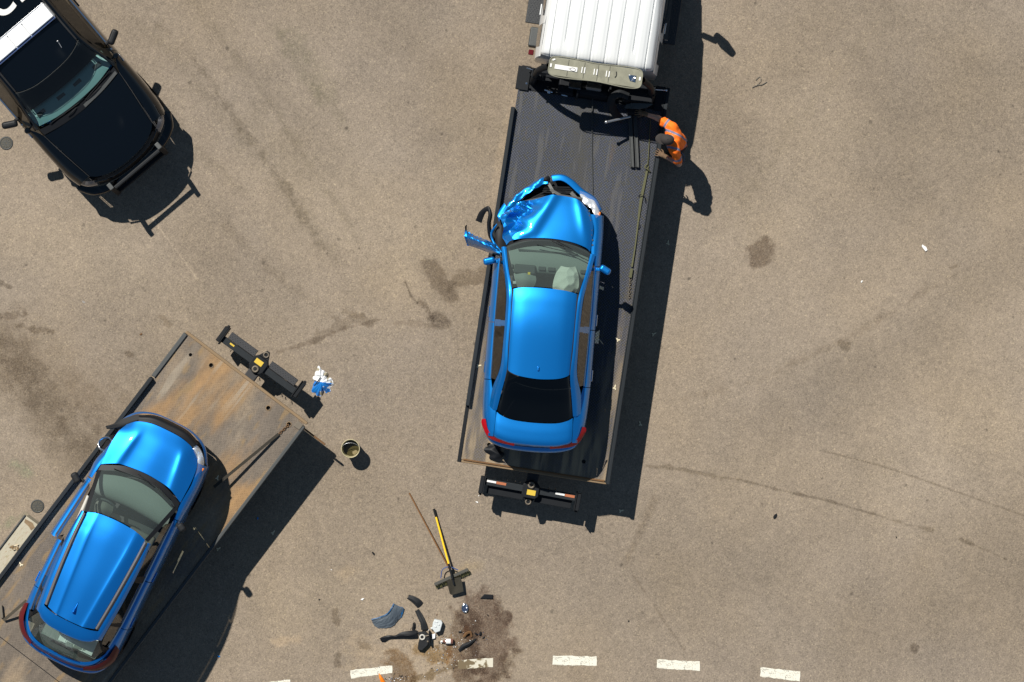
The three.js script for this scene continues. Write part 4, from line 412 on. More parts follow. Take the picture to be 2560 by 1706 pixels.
function cab(truck, z0, white) { // roof from z0 forward
  const B = white, g = [-.80, -.575, -.345, -.115, .115, .345, .575, .80];
  const Z = d => z0 + d;
  obj('cab_roof', patch(full([[[0, 1.90, Z(-.0)], [.40, 1.90, Z(0)], [.74, 1.885, Z(-.0)], [.89, 1.845, Z(-.02)], [.955, 1.78, Z(-.04)]], [[0, 1.985, Z(-.07)], [.40, 1.983, Z(-.07)], [.74, 1.965, Z(-.075)], [.885, 1.92, Z(-.08)], [.955, 1.83, Z(-.09)]], [[0, 2.01, Z(-.3)], [.40, 2.008, Z(-.3)], [.74, 1.99, Z(-.3)], [.88, 1.945, Z(-.3)], [.95, 1.85, Z(-.3)]], [[0, 2.03, Z(-.9)], [.40, 2.027, Z(-.9)], [.73, 2.008, Z(-.9)], [.87, 1.96, Z(-.9)], [.945, 1.86, Z(-.9)]], [[0, 2.0, Z(-1.55)], [.40, 1.997, Z(-1.55)], [.70, 1.975, Z(-1.52)], [.82, 1.93, Z(-1.50)], [.90, 1.84, Z(-1.46)]]]), 260, 40, { fn: ([x, y, z]) => { let d = 0; for (const q of g) { const sh = Math.abs(q) > .5 && Math.abs(q) < .6 && z > Z(-.30) ? 0 : 1; d = Math.max(d, sh * (1 - sstep(.008, .016, Math.abs(x - q)))); } const k = Math.abs(x) < .84 ? 1 : 0; let rib = 0; for (const q of g) rib = Math.max(rib, 1 - sstep(.03, .07, Math.abs(x - q - .115))); return [x, y - .024 * d * k + .006 * rib * k, z]; } }), B, truck);
  const rows = [[0, [.955, 1.775], [.985, 1.70], [1.03, 1.45], [1.05, 1.2], [1.05, .8]], [-.12, [.958, 1.815], [.99, 1.72], [1.035, 1.45], [1.055, 1.2], [1.055, .8]], [-.55, [.955, 1.84], [.99, 1.74], [1.04, 1.45], [1.06, 1.2], [1.06, .75]], [-.62, [.955, 1.845], [.99, 1.745], [1.04, 1.45], [1.06, 1.2], [1.06, .75]], [-1.45, [.90, 1.835], [.955, 1.74], [1.035, 1.45], [1.06, 1.2], [1.06, .7]], [-2.15, [.90, 1.34], [.98, 1.34], [1.03, 1.30], [1.055, 1.15], [1.05, .7]], [-2.25, [.88, 1.32], [.97, 1.30], [1.03, 1.24], [1.055, 1.1], [1.05, .7]], [-3.55, [.70, 1.17], [.85, 1.15], [.98, 1.05], [1.02, .9], [1.0, .6]]].map(r => r.slice(1).map(p => [p[0], p[1], Z(r[0])]));
  sides(truck, B, rows, [['cab_corner', 0, 2.5, 12], ['cab_door', 2.5, 5, 20], ['front_wing', 5, 7, 20]]);
  for (const [za, zb, t0, t1] of [[-.17, -.55, 1.70, 1.73], [-.70, -1.70, 1.74, 1.60]]) both(truck, 'side_window', [[[1.000, t0, Z(za)], [1.030, 1.50, Z(za - .01)], [1.058, 1.30, Z(za - .03)]], [[1.004, (t0 + t1) / 2, Z((za + zb) / 2)], [1.036, 1.5, Z((za + zb) / 2)], [1.064, 1.30, Z((za + zb) / 2)]], [[1.0, t1, Z(zb)], [1.036, 1.50, Z(zb)], [1.064, 1.30, Z(zb)]]], phys([.03, .034, .038], { roughness: .06, clearcoat: 1 }), 6, 8);
  obj('rear_wall', patch(full([[[0, 1.895, Z(.004)], [.5, 1.895, Z(.004)], [.955, 1.78, Z(-.03)]], [[0, 1.4, Z(.03)], [.5, 1.4, Z(.03)], [1.03, 1.4, Z(0)]], [[0, .75, Z(.03)], [.5, .75, Z(.03)], [1.04, .75, Z(0)]]]), 20, 12), B, truck);
  obj('rear_window', box(1.2, .36, .02, 0, 1.58, Z(.03), .01), phys([.02, .022, .025], { roughness: .05 }), truck);
  obj('windshield', patch(full([[[0, 1.99, Z(-1.56)], [.4, 1.985, Z(-1.55)], [.86, 1.87, Z(-1.48)]], [[0, 1.65, Z(-1.92)], [.4, 1.645, Z(-1.9)], [.91, 1.58, Z(-1.80)]], [[0, 1.33, Z(-2.28)], [.4, 1.33, Z(-2.25)], [.94, 1.30, Z(-2.12)]]]), 20, 12), M.glassDark, truck);
  obj('bonnet', patch(full([[[0, 1.32, Z(-2.30)], [.45, 1.315, Z(-2.27)], [.87, 1.30, Z(-2.14)]], [[0, 1.29, Z(-2.9)], [.45, 1.28, Z(-2.88)], [.80, 1.24, Z(-2.8)]], [[0, 1.2, Z(-3.6)], [.42, 1.19, Z(-3.58)], [.70, 1.15, Z(-3.5)]]]), 20, 16), B, truck);
  obj('grille', box(1.4, .5, .08, 0, .92, Z(-3.6), .03), M.chrome, truck); obj('front_bumper', box(2.1, .28, .14, 0, .58, Z(-3.68), .04), M.chrome, truck);
  for (const s of [-1, 1]) { obj('side_mirror', [bar([s * 1.03, 1.42, Z(-1.78)], [s * 1.30, 1.45, Z(-1.72)], .10, .05, .02), box(.30, .36, .13, s * 1.42, 1.48, Z(-1.70), .05, s * -.55)], M.plastic, truck); wheel(truck, s * .93, .44, Z(-2.75), .44, .27, M.steelWorn); handle(truck, s * 1.07, 1.2, Z(-.85), B); }
  obj('cab_floor', box(1.9, .3, 3.3, 0, .62, Z(-1.75), .03), M.cavity, truck);
}
function chassis(truck, z0, z1, axle) { obj('chassis_rail', box(.09, .22, z1 - z0, .43, .66, (z0 + z1) / 2, .01), M.cavity, truck); obj('chassis_rail', box(.09, .22, z1 - z0, -.43, .66, (z0 + z1) / 2, .01), M.cavity, truck); for (const s of [-1, 1]) { wheel(truck, s * .72, .44, axle, .44, .25, M.steelWorn); wheel(truck, s * .99, .44, axle, .44, .25, M.steelWorn); } }
function wheelLift(truck, x, z, y, w, tilt, grip) { // crossbar with pivot head, end plates, warning labels
  const L = new THREE.Group(); L.name = 'wheel_lift'; L.position.set(x, y, z); L.rotation.y = tilt; truck.add(L); const h = w / 2;
  obj('crossbar', [box(h - .12, .11, .115, -h / 2 - .05, 0, -.045, .008), box(h - .12, .11, .115, h / 2 + .05, 0, -.045, .008)], M.rail, L);
  if (grip) { const gm = std([.02, .021, .024], { roughness: .6, bumpMap: rep(diamond, 10, 2), bumpScale: .006 }); obj('step_plate', box(h - .22, .05, .13, -h / 2 - .04, .02, .085, .008), gm, L); obj('step_plate', box(h - .22, .05, .13, h / 2 + .04, .02, .085, .008), gm, L); } else obj('lower_plate', [box(h - .16, .03, .14, -h / 2 - .02, -.06, .09, .006), box(h - .16, .03, .14, h / 2 + .02, -.06, .09, .006)], M.steelDark, L);
  for (const s of [-1, 1]) obj('end_plate', [box(.018, .22, .34, s * h, 0, .01, .004), box(.07, .18, .30, s * (h + .045), 0, .02, .01), box(.05, .06, .07, s * (h + .04), -.05, .17, .015)], M.steelDark, L);
  obj('pivot_head', [prism([[-.14, -.12], [-.10, -.18], [.10, -.18], [.15, -.12], [.15, .05], [.10, .10], [-.10, .10], [-.14, .05]], -.06, .10, .012), lathe([[0, .12], [.055, .12], [.06, .10], [.06, .06]], 20, 0, 0, -.15), prism([[-.10, .10], [.10, .10], [.03, .24], [-.03, .24]], -.05, -.01, .006)], M.steelDark, L);
  const ring = new THREE.TorusGeometry(.042, .014, 8, 20); ring.rotateX(Math.PI / 2); ring.translate(0, .0, .17); obj('tow_ring', ring, M.steelWorn, L); const ring2 = new THREE.TorusGeometry(.045, .02, 8, 20); ring2.rotateX(Math.PI / 2); ring2.translate(0, .115, -.13); obj('pivot_pin', ring2, M.steelWorn, L);
  obj('warning_sticker', box(.15, .003, .09, .02, .102, .0, .001), M.yellow, L);
  if (!grip) for (const s of [-1, 1]) { const lx = s * (h - .20); const st = obj('warning_label', box(.16, .003, .035, lx - .085, .0575, -.062, .001), M.paper, L); obj('label_stripe', box(.17, .003, .045, lx + .085, .0575, -.060, .001), M.orangePaint, L); } else obj('warning_label', [box(.09, .003, .03, h - .2, .0575, -.03, .001)], M.yellow, L);
  obj('locking_pin', [-.42, -.28, -.2, .30, .42, .55].map(q => rod([q * w * .5 / .8, .03, -.12], [q * w * .5 / .8, .08, -.14], .008)), M.chrome, L);
  obj('boom', box(.2, .16, .7, 0, -.02, -.50, .02), M.cavity, L); return L;
}
{ // ---- truck with the white cab
  const a = 8.7 * Math.PI / 180, t = thing('flatbed_tow_truck', 'flatbed tow truck with white ribbed cab and long black checker-plate deck', 'tow truck', [0.6826 + .288 * Math.cos(a), 0, -1.727 + .288 * Math.sin(a)], -a);
  deck(t, 1, 1.25, -2.46, 3.93, DECK1, [[-.82, 3.62, .035], [.82, 3.66, .035]], 7);
  obj('deck_frame', [box(2.5, .1, 6.75, 0, .95 - .005, .56, .01), box(.1, .12, 6.6, -.6, .85, .56), box(.1, .12, 6.6, .6, .85, .56)], M.cavity, t);
  obj('side_rail', [box(.07, .20, 5.15, -1.285, 1.06, .44, .012)], M.rail, t); obj('side_rail', [box(.065, .11, 1.0, -1.285, 1.00, 3.49, .01)], M.steelDark, t);
  obj('side_rail', [box(.065, .16, 6.85, 1.285, 1.02, .56, .014), box(.02, .03, 6.8, 1.24, 1.085, .56, .006)], M.rail, t);
  obj('rear_beam', [box(2.6, .09, .05, 0, .99, 3.965, .012)], M.rustPale, t); obj('rear_lip', box(2.44, .02, .03, 0, 1.05, 3.935, .006), M.rust, t);
  obj('front_plate', [box(2.6, .12, .40, 0, 1.0, -2.66, .012), box(.16, .03, .42, -1.16, 1.075, -2.66, .008), box(.16, .03, .42, 1.16, 1.075, -2.66, .008)], M.steelDark, t);
  // head rack behind the cab
  for (const s of [-1, 1]) { obj('rack_post', [tube([[s * 1.02, 1.06, -2.60], [s * 1.0, 1.5, -2.66], [s * .93, 2.0, -2.74], [s * .78, 2.30, -2.79]], .055, 30, 10), box(.3, .02, .16, s * .93, 1.55, -2.70, .006, 0, 0, s * .7), box(.18, .5, .05, s * .98, 1.32, -2.68, .01)], M.steelDark, t); }
  obj('rack_beam', [box(1.9, .10, .10, 0, 1.72, -2.76, .015), box(1.9, .08, .08, 0, 1.28, -2.74, .015)], M.steelDark, t);
  const tr = obj('light_tray', prism([[-.77, -.13], [-.73, -.155], [.73, -.155], [.77, -.13], [.785, -.06], [.785, .06], [.77, .13], [.73, .155], [-.73, .155], [-.77, .13], [-.785, .06], [-.785, -.06]].map(p => [p[0] - .008, p[1] - 2.795]), 2.315, 2.355, .012), M.tray, t);
  obj('tray_rim', tube([[-.76, 2.357, -2.93], [0, 2.357, -2.943], [.745, 2.357, -2.93], [.77, 2.357, -2.80], [.745, 2.357, -2.66], [0, 2.357, -2.647], [-.76, 2.357, -2.66], [-.785, 2.357, -2.80]], .009, 90, 6, true), M.tray, tr);
  obj('tray_seam', [-.47, -.2, .03, .22].map(x => box(.006, .004, .27, x, 2.357, -2.795, .001)), M.trim, tr);
  obj('lamp_unit', box(.38, .012, .075, -.50, 2.362, -2.79, .004), M.paper, tr); obj('lamp_unit', [0, 1, 2].flatMap(k => [box(.018, .012, .10, -.235 + k * .205, 2.362, -2.80, .003), box(.018, .012, .10, -.19 + k * .205, 2.362, -2.80, .003)]), M.paper, tr); obj('wire', [tube([[-.44, 2.37, -2.78], [-.40, 2.372, -2.81], [-.34, 2.372, -2.79], [-.36, 2.372, -2.76], [-.42, 2.372, -2.77], [-.46, 2.372, -2.80]], .003, 30, 5), tube([[.33, 2.365, -2.86], [.34, 2.366, -2.80], [.32, 2.366, -2.76]], .006, 12, 5)], M.trim, tr); obj('foil', patch([[[.54, 2.36, -2.84], [.60, 2.37, -2.84], [.67, 2.36, -2.84]], [[.55, 2.375, -2.79], [.60, 2.362, -2.79], [.66, 2.378, -2.79]], [[.58, 2.36, -2.74], [.62, 2.372, -2.74], [.67, 2.36, -2.73]]], 10, 10), M.chrome, tr); obj('marker', [box(.03, .012, .06, -.755, 2.362, -2.80, .003), box(.03, .012, .06, .735, 2.362, -2.80, .003), box(.05, .01, .025, -.72, 2.362, -2.90, .003, .5)], M.paper, tr);
  // winch and hydraulics on the deck front
  const wd = new THREE.CylinderGeometry(.13, .13, .5, 20); wd.rotateZ(Math.PI / 2); wd.translate(.03, 1.22, -2.60); const fl = new THREE.CylinderGeometry(.19, .19, .03, 24); fl.rotateZ(Math.PI / 2); obj('winch', [wd, fl.clone().translate(-.24, 1.22, -2.6), fl.clone().translate(.30, 1.22, -2.6), box(.28, .26, .3, -.44, 1.2, -2.62, .03)], M.plastic, t);
  obj('hydraulic_box', [box(.26, .34, .26, .02, 1.42, -2.70, .02), box(.22, .2, .2, -.30, 1.40, -2.66, .02)], phys([.012, .014, .018], { roughness: .18, clearcoat: 1 }), t);
  obj('hydraulic_hose', [tube([[-.75, 1.15, -2.55], [-.6, 1.30, -2.50], [-.45, 1.28, -2.56], [-.35, 1.2, -2.66]], .018), tube([[-.7, 1.12, -2.5], [-.55, 1.22, -2.47], [-.5, 1.35, -2.60]], .014), tube([[.45, 1.15, -2.55], [.55, 1.35, -2.6], [.75, 1.3, -2.62]], .016)], M.rubber, t);
  for (const g of [rod([-.80, 1.2, -2.50], [-.66, 1.2, -2.48], .016), rod([-.50, 1.22, -2.46], [-.40, 1.22, -2.45], .014), box(.05, .03, .05, -.72, 1.23, -2.47, .01)]) obj('chrome_fitting', g, M.chrome, t);
  obj('control_cowl', [...strip([[.62, 1.62, -2.56, .12, .02], [.45, 1.66, -2.58, .13, .03], [.35, 1.60, -2.50, .13, .03], [.36, 1.48, -2.38, .14, .03], [.46, 1.32, -2.26, .14, .02], [.6, 1.2, -2.18, .12, .01]], { nv: 36 })], M.cladding, t);
  obj('control_shelf', [prism([[.58, -2.36], [.60, -2.43], [.72, -2.47], [.98, -2.50], [1.05, -2.50], [.95, -2.42], [.82, -2.38]], 1.55, 1.57, .004), box(.02, .02, .10, .70, 1.58, -2.42, .004, .5)], M.steelGrey, t);
  obj('control_box', [box(.5, .5, .26, .78, 1.30, -2.62, .02), box(.3, .35, .16, .80, 1.22, -2.38, .02)], M.plastic, t);
  obj('lever', [rod([.31, 1.58, -2.08], [.70, 1.45, -2.245], .022, .022), new THREE.SphereGeometry(.03, 12, 8).translate(.31, 1.58, -2.08)], M.satin, t);
  obj('marker_rod', [rod([1.0, 1.2, -2.78], [1.24, 1.2, -2.80], .008), box(.03, .03, .03, 1.25, 1.2, -2.80, .006)], M.chrome, t);
  obj('marker_rod', [rod([-1.03, 1.2, -2.80], [-1.16, 1.2, -2.82], .008), box(.035, .03, .03, -1.12, 1.2, -2.56, .006)], M.chrome, t);
  cab(t, -2.99, M.white);
  const stepM = std([.018, .02, .023], { roughness: .5, bumpMap: rep(diamond, 5, 22), bumpScale: .006 }); for (const s of [-1, 1]) obj('running_board', [box(.26, .05, 1.5, s * 1.18, .5, -4.42, .012)], stepM, t);
  obj('running_board_stud', Array.from({ length: 66 }, (_, k) => box(.028, .006, .012, -1.28 + (k % 3) * .085 + (Math.floor(k / 3) % 2) * .035, .527, -5.1 + Math.floor(k / 3) * .066, .002, .7 * (k % 2 ? 1 : -1))), M.steelGrey, t);
  obj('fuel_filler', [box(.16, .24, .34, -1.12, .62, -3.42, .03)], M.steelGrey, t); obj('reflector', box(.09, .05, .09, -1.13, .62, -3.16, .012), M.redDark, t);
  for (const s of [-1, 1]) obj('side_locker', [box(.42, .46, 1.6, s * .98, .66, -.9, .02), box(.42, .4, 1.0, s * .98, .68, 3.0, .02)], M.plastic, t);
  chassis(t, -6.2, 3.7, 1.7); wheelLift(t, .0, 4.34, .60, 1.60, -1.6 * Math.PI / 180, false);
}
{ // ---- truck with the rusty deck
  const a = 217.2 * Math.PI / 180, t = thing('flatbed_tow_truck', 'flatbed tow truck with rusty brown deck and pale side locker', 'tow truck', [-6.048 - .19 * Math.cos(a), 0, 2.303 - .19 * Math.sin(a)], -a);
  deck(t, 2, 1.25, -4.66, 2.22, DECK2, [[.61, 2.05, .036], [-.61, 2.06, .036], [-1.06, 2.05, .036], [1.0, 1.98, .03]], 19);
  obj('deck_seam', box(2.48, .006, .012, 0, DECK2 + .002, -3.83, .002), M.plastic, t);
  obj('deck_frame', [box(2.48, .09, 6.8, 0, .90 - .005, -1.22, .01)], M.cavity, t); for (const [hx, hz] of [[.61, 2.05], [-.61, 2.06], [-1.06, 2.05]]) { const r = new THREE.TorusGeometry(.042, .007, 8, 22); r.rotateX(Math.PI / 2); r.translate(hx, DECK2 + .003, hz); obj('keyhole_ring', r, M.rustPale, t); }
  obj('side_rail', box(.07, .18, 5.95, 1.285, 1.02, -1.70, .012), M.rail, t); obj('side_rail', [box(.075, .12, .92, 1.283, .975, 1.76, .01)], M.steelGrey, t);
  obj('side_rail', [box(.06, .12, 6.8, -1.28, .96, -1.22, .012)], M.steelGrey, t); obj('rear_beam', [box(2.6, .08, .05, 0, .955, 2.245, .012)], M.rustPale, t);
  obj('corner_plate', box(.12, .03, .12, -1.2, DECK2 + .016, 2.14, .006), M.steelWorn, t);
  obj('side_locker', [box(.27, .3, 3.2, 1.475, .62, -3.55, .012)], std([.55, .53, .47], { roughness: .6, map: canvasTex(128, 512, (c, w, h) => { c.fillStyle = '#d9d4c6'; c.fillRect(0, 0, w, h); const R = rng(5); for (let k = 0; k < 700; k++) { c.fillStyle = `rgba(${120 + 60 * R()},${95 + 50 * R()},${60 + 40 * R()},${.05 + .12 * R()})`; c.fillRect(R() * w, R() * h, 1 + 9 * R(), 1 + 12 * R()); } for (let k = 0; k < 26; k++) { c.fillStyle = 'rgba(150,95,40,.4)'; c.beginPath(); c.arc(R() * w, R() * h, 2 + 7 * R() * R(), 0, 7); c.fill(); } }) }), t); obj('locker_edge', box(.03, .05, 3.2, 1.62, .77, -3.55, .01), M.steelGrey, t);
  obj('rust_patch', [prism([[1.36, -2.02], [1.44, -1.98], [1.58, -2.0], [1.56, -2.06], [1.45, -2.07], [1.38, -2.10]], .770, .774, 0)], M.rustPale, t);
  obj('side_locker_low', [box(.4, .4, 2.4, -.95, .66, -1.4, .02), box(.4, .4, .8, .95, .66, .6, .02)], M.plastic, t);
  chassis(t, -8.0, 2.0, .2); wheelLift(t, .0, 2.56, .52, 1.55, 1.2 * Math.PI / 180, true); cab(t, -5.05, M.white);
  obj('rear_stop', [box(.5, .05, .03, -1.5, .62, 2.12, .006)], M.rust, t);
}
// ---------------------------------------------------------------- the tow operator
function sdfMesh(lo, size, res, sdf) { // marching cubes over a cube of side `size`
  const mc = new MarchingCubes(res, new THREE.MeshStandardMaterial(), false, false, 400000), h = size / 2, hs = res / 2; mc.isolation = 0;
  for (let k = 0; k < res; k++) for (let j = 0; j < res; j++) for (let i = 0; i < res; i++) { const x = lo[0] + h + (i - hs) / hs * h, y = lo[1] + h + (j - hs) / hs * h, z = lo[2] + h + (k - hs) / hs * h; mc.field[k * res * res + j * res + i] = -sdf(x, y, z); }
  mc.update(); const n = mc.count ?? mc.geometry.drawRange.count, p = new Float32Array(n * 3); for (let i = 0; i < n; i++) { p[i * 3] = lo[0] + h + mc.positionArray[i * 3] * h; p[i * 3 + 1] = lo[1] + h + mc.positionArray[i * 3 + 1] * h; p[i * 3 + 2] = lo[2] + h + mc.positionArray[i * 3 + 2] * h; }
  let g = new THREE.BufferGeometry(); g.setAttribute('position', new THREE.BufferAttribute(p, 3)); g = mergeVertices(g, 1e-5); g.computeVertexNormals(); return g; }
const cap = (a, b, r1, r2) => (x, y, z) => { const dx = b[0] - a[0], dy = b[1] - a[1], dz = b[2] - a[2], t = Math.max(0, Math.min(1, ((x - a[0]) * dx + (y - a[1]) * dy + (z - a[2]) * dz) / (dx * dx + dy * dy + dz * dz))); return Math.hypot(x - a[0] - dx * t, y - a[1] - dy * t, z - a[2] - dz * t) - lerp(r1, r2, t); };
const ell = (c, r) => (x, y, z) => { const q = Math.hypot((x - c[0]) / r[0], (y - c[1]) / r[1], (z - c[2]) / r[2]); return (q - 1) * Math.min(...r); };
const smin = (k, ...f) => (x, y, z) => { let d = f[0](x, y, z); for (let i = 1; i < f.length; i++) { const e = f[i](x, y, z), h = Math.max(0, Math.min(1, .5 + .5 * (e - d) / k)); d = lerp(e, d, h) - k * h * (1 - h); } return d; };
const grow = (f, r) => (x, y, z) => f(x, y, z) - r;
{
  const a = 8.7 * Math.PI / 180, ox = .6826 + .288 * Math.cos(a), oz = -1.727 + .288 * Math.sin(a), fx = 1.64, fz = -1.95; // feet, in the truck's own axes
  const p = thing('person', 'person in orange hi-vis shirt and dark cap leaning on the black deck edge', 'person', [ox + fx * Math.cos(a) - fz * Math.sin(a), 0, oz + fx * Math.sin(a) + fz * Math.cos(a)], -a);
  const L = (x, y, z) => [x - fx, y, z - fz]; // truck axes -> own axes
  const hipR = L(1.60, .92, -2.06), hipL = L(1.64, .92, -1.88), kneeR = L(1.53, .50, -2.06), kneeL = L(1.60, .50, -1.84), ankR = L(1.56, .09, -2.10), ankL = L(1.66, .09, -1.82), pelvis = L(1.62, .96, -1.97), belly = L(1.56, 1.17, -1.985), chest = L(1.49, 1.43, -1.995), shR = L(1.43, 1.50, -2.165), shL = L(1.52, 1.49, -1.80), elR = L(1.17, 1.44, -2.29), wrR = L(.92, 1.44, -2.33), elL = L(1.65, 1.20, -1.60), wrL = L(1.37, 1.165, -1.70), neck = L(1.42, 1.59, -1.97), head = L(1.36, 1.69, -1.93);
  const torso = smin(.07, cap(pelvis, belly, .125, .122), cap(belly, chest, .125, .125), cap(shR, shL, .07, .07), cap(L(1.46, 1.39, -2.08), L(1.51, 1.39, -1.90), .108, .108));
  const upR = cap(shR, elR, .062, .047), upL = cap(shL, elL, .062, .047), foR = cap(elR, wrR, .045, .031), foL = cap(elL, wrL, .045, .031), legs = smin(.04, cap(hipR, kneeR, .088, .062), cap(hipL, kneeL, .088, .062), cap(kneeR, ankR, .060, .044), cap(kneeL, ankL, .060, .044));
  const skull = smin(.03, ell(head, [.10, .115, .078]), ell([head[0] - .035, head[1] - .07, head[2]], [.06, .06, .052]), cap([head[0] - .095, head[1] - .005, head[2]], [head[0] - .112, head[1] - .035, head[2]], .012, .016), ell([head[0] + .01, head[1] - .015, head[2] - .08], [.022, .032, .012]), ell([head[0] + .01, head[1] - .015, head[2] + .08], [.022, .032, .012]));
  const skin = std([.50, .27, .18], { roughness: .6 }), orange = phys([.82, .17, .008], { roughness: .8, sheen: .3, vertexColors: true }), glove = std([.13, .08, .045], { roughness: .9 }), dark = std([.02, .022, .028], { roughness: .9 });
  orange.color.setRGB(1, 1, 1);
  const lo = [-1.0, -.05, -.95];
  obj('body', sdfMesh(lo, 1.95, 130, smin(.03, torso, upR, upL, foR, foL, legs, cap(chest, neck, .07, .052), cap(neck, head, .052, .055), grow(skull, -.004))), skin, p);
  const shirtF = (() => { const t = smin(.05, torso, cap(shR, [0, 1, 2].map(k => lerp(shR[k], elR[k], .62)), .066, .066), cap(shL, [0, 1, 2].map(k => lerp(shL[k], elL[k], .74)), .064, .064)); return (x, y, z) => Math.max(t(x, y, z) - .014 - .009 * Math.sin(x * 37 + y * 21 + 3 * Math.sin(z * 13)) * Math.sin(z * 31 + y * 27), .90 - y); })();
  const sg = sdfMesh([-.55, .80, -.55], 1.1, 120, shirtF), q = sg.attributes.position, col = new Float32Array(q.count * 3);
  const along = (P0, P1, x, y, z) => { const d = P1.map((c, k) => c - P0[k]), l2 = d[0] ** 2 + d[1] ** 2 + d[2] ** 2; return ((x - P0[0]) * d[0] + (y - P0[1]) * d[1] + (z - P0[2]) * d[2]) / l2; };
  for (let i = 0; i < q.count; i++) { const x = q.getX(i), y = q.getY(i), z = q.getZ(i), aR = along(shR, elR, x, y, z), aL = along(shL, elL, x, y, z), dR = cap(shR, elR, .09, .09)(x, y, z), dL = cap(shL, elL, .09, .09)(x, y, z); const s1 = Math.abs(z - (-.105 + .25 * (x + .1))) < .020 && aR < .35, s2 = Math.abs(z - (.135 + .1 * (x + .1))) < .020 && aL < .3; const band = (aR > .32 && aR < .45 && dR < 0) || (aL > .50 && aL < .64 && dL < 0) || ((s1 || s2) && y > 1.0) || Math.abs(y - 1.06) < .028; const c = band ? [.17, .19, .28] : [.95, .17, .004]; col.set(c, i * 3); }
  sg.setAttribute('color', new THREE.BufferAttribute(col, 3)); obj('shirt', sg, orange, p);
  obj('trousers', sdfMesh([-.55, .05, -.55], 1.1, 90, (x, y, z) => Math.max(smin(.04, grow(legs, .016), grow(cap(pelvis, belly, .135, .14), .008))(x, y, z), y - 1.02, .09 - y)), dark, p);
  for (const k of [ankR, ankL]) obj('boot', sdfMesh([k[0] - .22, -.002, k[2] - .2], .4, 44, (x, y, z) => Math.max(smin(.03, cap([k[0] + .03, .06, k[2]], [k[0] - .15, .05, k[2]], .058, .05), cap([k[0], .06, k[2]], [k[0], .18, k[2]], .058, .055))(x, y, z), .004 - y)), std([.05, .035, .02], { roughness: .8 }), p);
  // gloved hands: palm, four fingers and a thumb each
  function hand(w, dir, up, spread, curl) { const d = V(...dir).normalize(), u = V(...up).normalize(), s = new THREE.Vector3().crossVectors(d, u).multiplyScalar(spread), at = (f, l, h) => [w[0] + d.x * f + s.x * l + u.x * h, w[1] + d.y * f + s.y * l + u.y * h, w[2] + d.z * f + s.z * l + u.z * h]; const parts = [cap(at(-.05, 0, 0), at(.01, 0, 0), .042, .038), cap(at(.02, -.022, 0), at(.075, -.030, 0), .020, .019), cap(at(.02, .02, 0), at(.075, .026, 0), .020, .018), cap(at(.02, 0, 0), at(.075, 0, .002), .022, .020)]; const len = [.062, .074, .070, .055]; const fingers = []; for (let k = 0; k < 4; k++) { const l = (-.036 + k * .024) * 1.15, b = at(.078, l, 0), m = at(.078 + len[k] * .55, l * 1.25, -curl * .4), e = at(.078 + len[k] * (1 - curl * 2), l * 1.4, -curl * 1.4); fingers.push(cap(b, m, .0098, .009), cap(m, e, .009, .008)); } fingers.push(cap(at(.015, -.034, 0), at(.045, -.068, -.006), .013, .011), cap(at(.045, -.068, -.006), at(.078, -.080, -.012), .011, .009)); const f1 = smin(.012, ...parts), f2 = smin(.004, ...fingers); const c = at(.05, 0, 0); return sdfMesh([c[0] - .15, c[1] - .15, c[2] - .15], .30, 84, smin(.006, f1, f2)); }
  obj('glove', hand(wrR, [-.95, .02, -.15], [0, 1, 0], 1, .03), glove, p); obj('glove', hand(wrL, [-.93, -.06, -.32], [0, 1, 0], -1, .012), glove, p);
  // baseball cap
  const capM = std([.030, .025, .023], { roughness: .9 }); const crown = sdfMesh([head[0] - .2, head[1] - .2, head[2] - .2], .4, 60, (x, y, z) => Math.max(ell([head[0] + .008, head[1] + .012, head[2]], [.117, .118, .095])(x, y, z), head[1] + .015 - y)); const cm = obj('cap', crown, capM, p); const bz = [-1, -.5, 0, .5, 1]; obj('cap_peak', [patch([bz.map(s => [head[0] - .095 + .05 * s * s, head[1] + .03, head[2] + s * .088]), bz.map(s => [head[0] - .15 + .045 * s * s, head[1] + .027 - .006 * s * s, head[2] + s * .088]), bz.map(s => [head[0] - .195 + .05 * s * s, head[1] + .012 - .01 * s * s, head[2] + s * .078])], 12, 8), patch([bz.map(s => [head[0] - .095 + .05 * s * s, head[1] + .024, head[2] + s * .088]), bz.map(s => [head[0] - .195 + .05 * s * s, head[1] + .006 - .01 * s * s, head[2] + s * .078])], 12, 8)], capM, cm); obj('cap_button', new THREE.SphereGeometry(.010, 10, 8).translate(head[0] + .008, head[1] + .131, head[2]), capM, cm);
  const eyeM = std([.02, .015, .012], { roughness: .3 }); obj('eyes', [-1, 1].map(s => new THREE.SphereGeometry(.012, 10, 8).translate(head[0] - .088, head[1] + .005, head[2] + s * .03)), eyeM, p); obj('mouth', box(.008, .008, .045, head[0] - .092, head[1] - .075, head[2], .003), std([.25, .08, .06]), p);
  obj('lanyard', tube([L(1.66, 1.25, -1.80), L(1.72, 1.18, -1.74), L(1.73, 1.12, -1.66), L(1.66, 1.08, -1.62), L(1.52, 1.10, -1.64)], .005, 30, 6), M.blueInk, p);
}
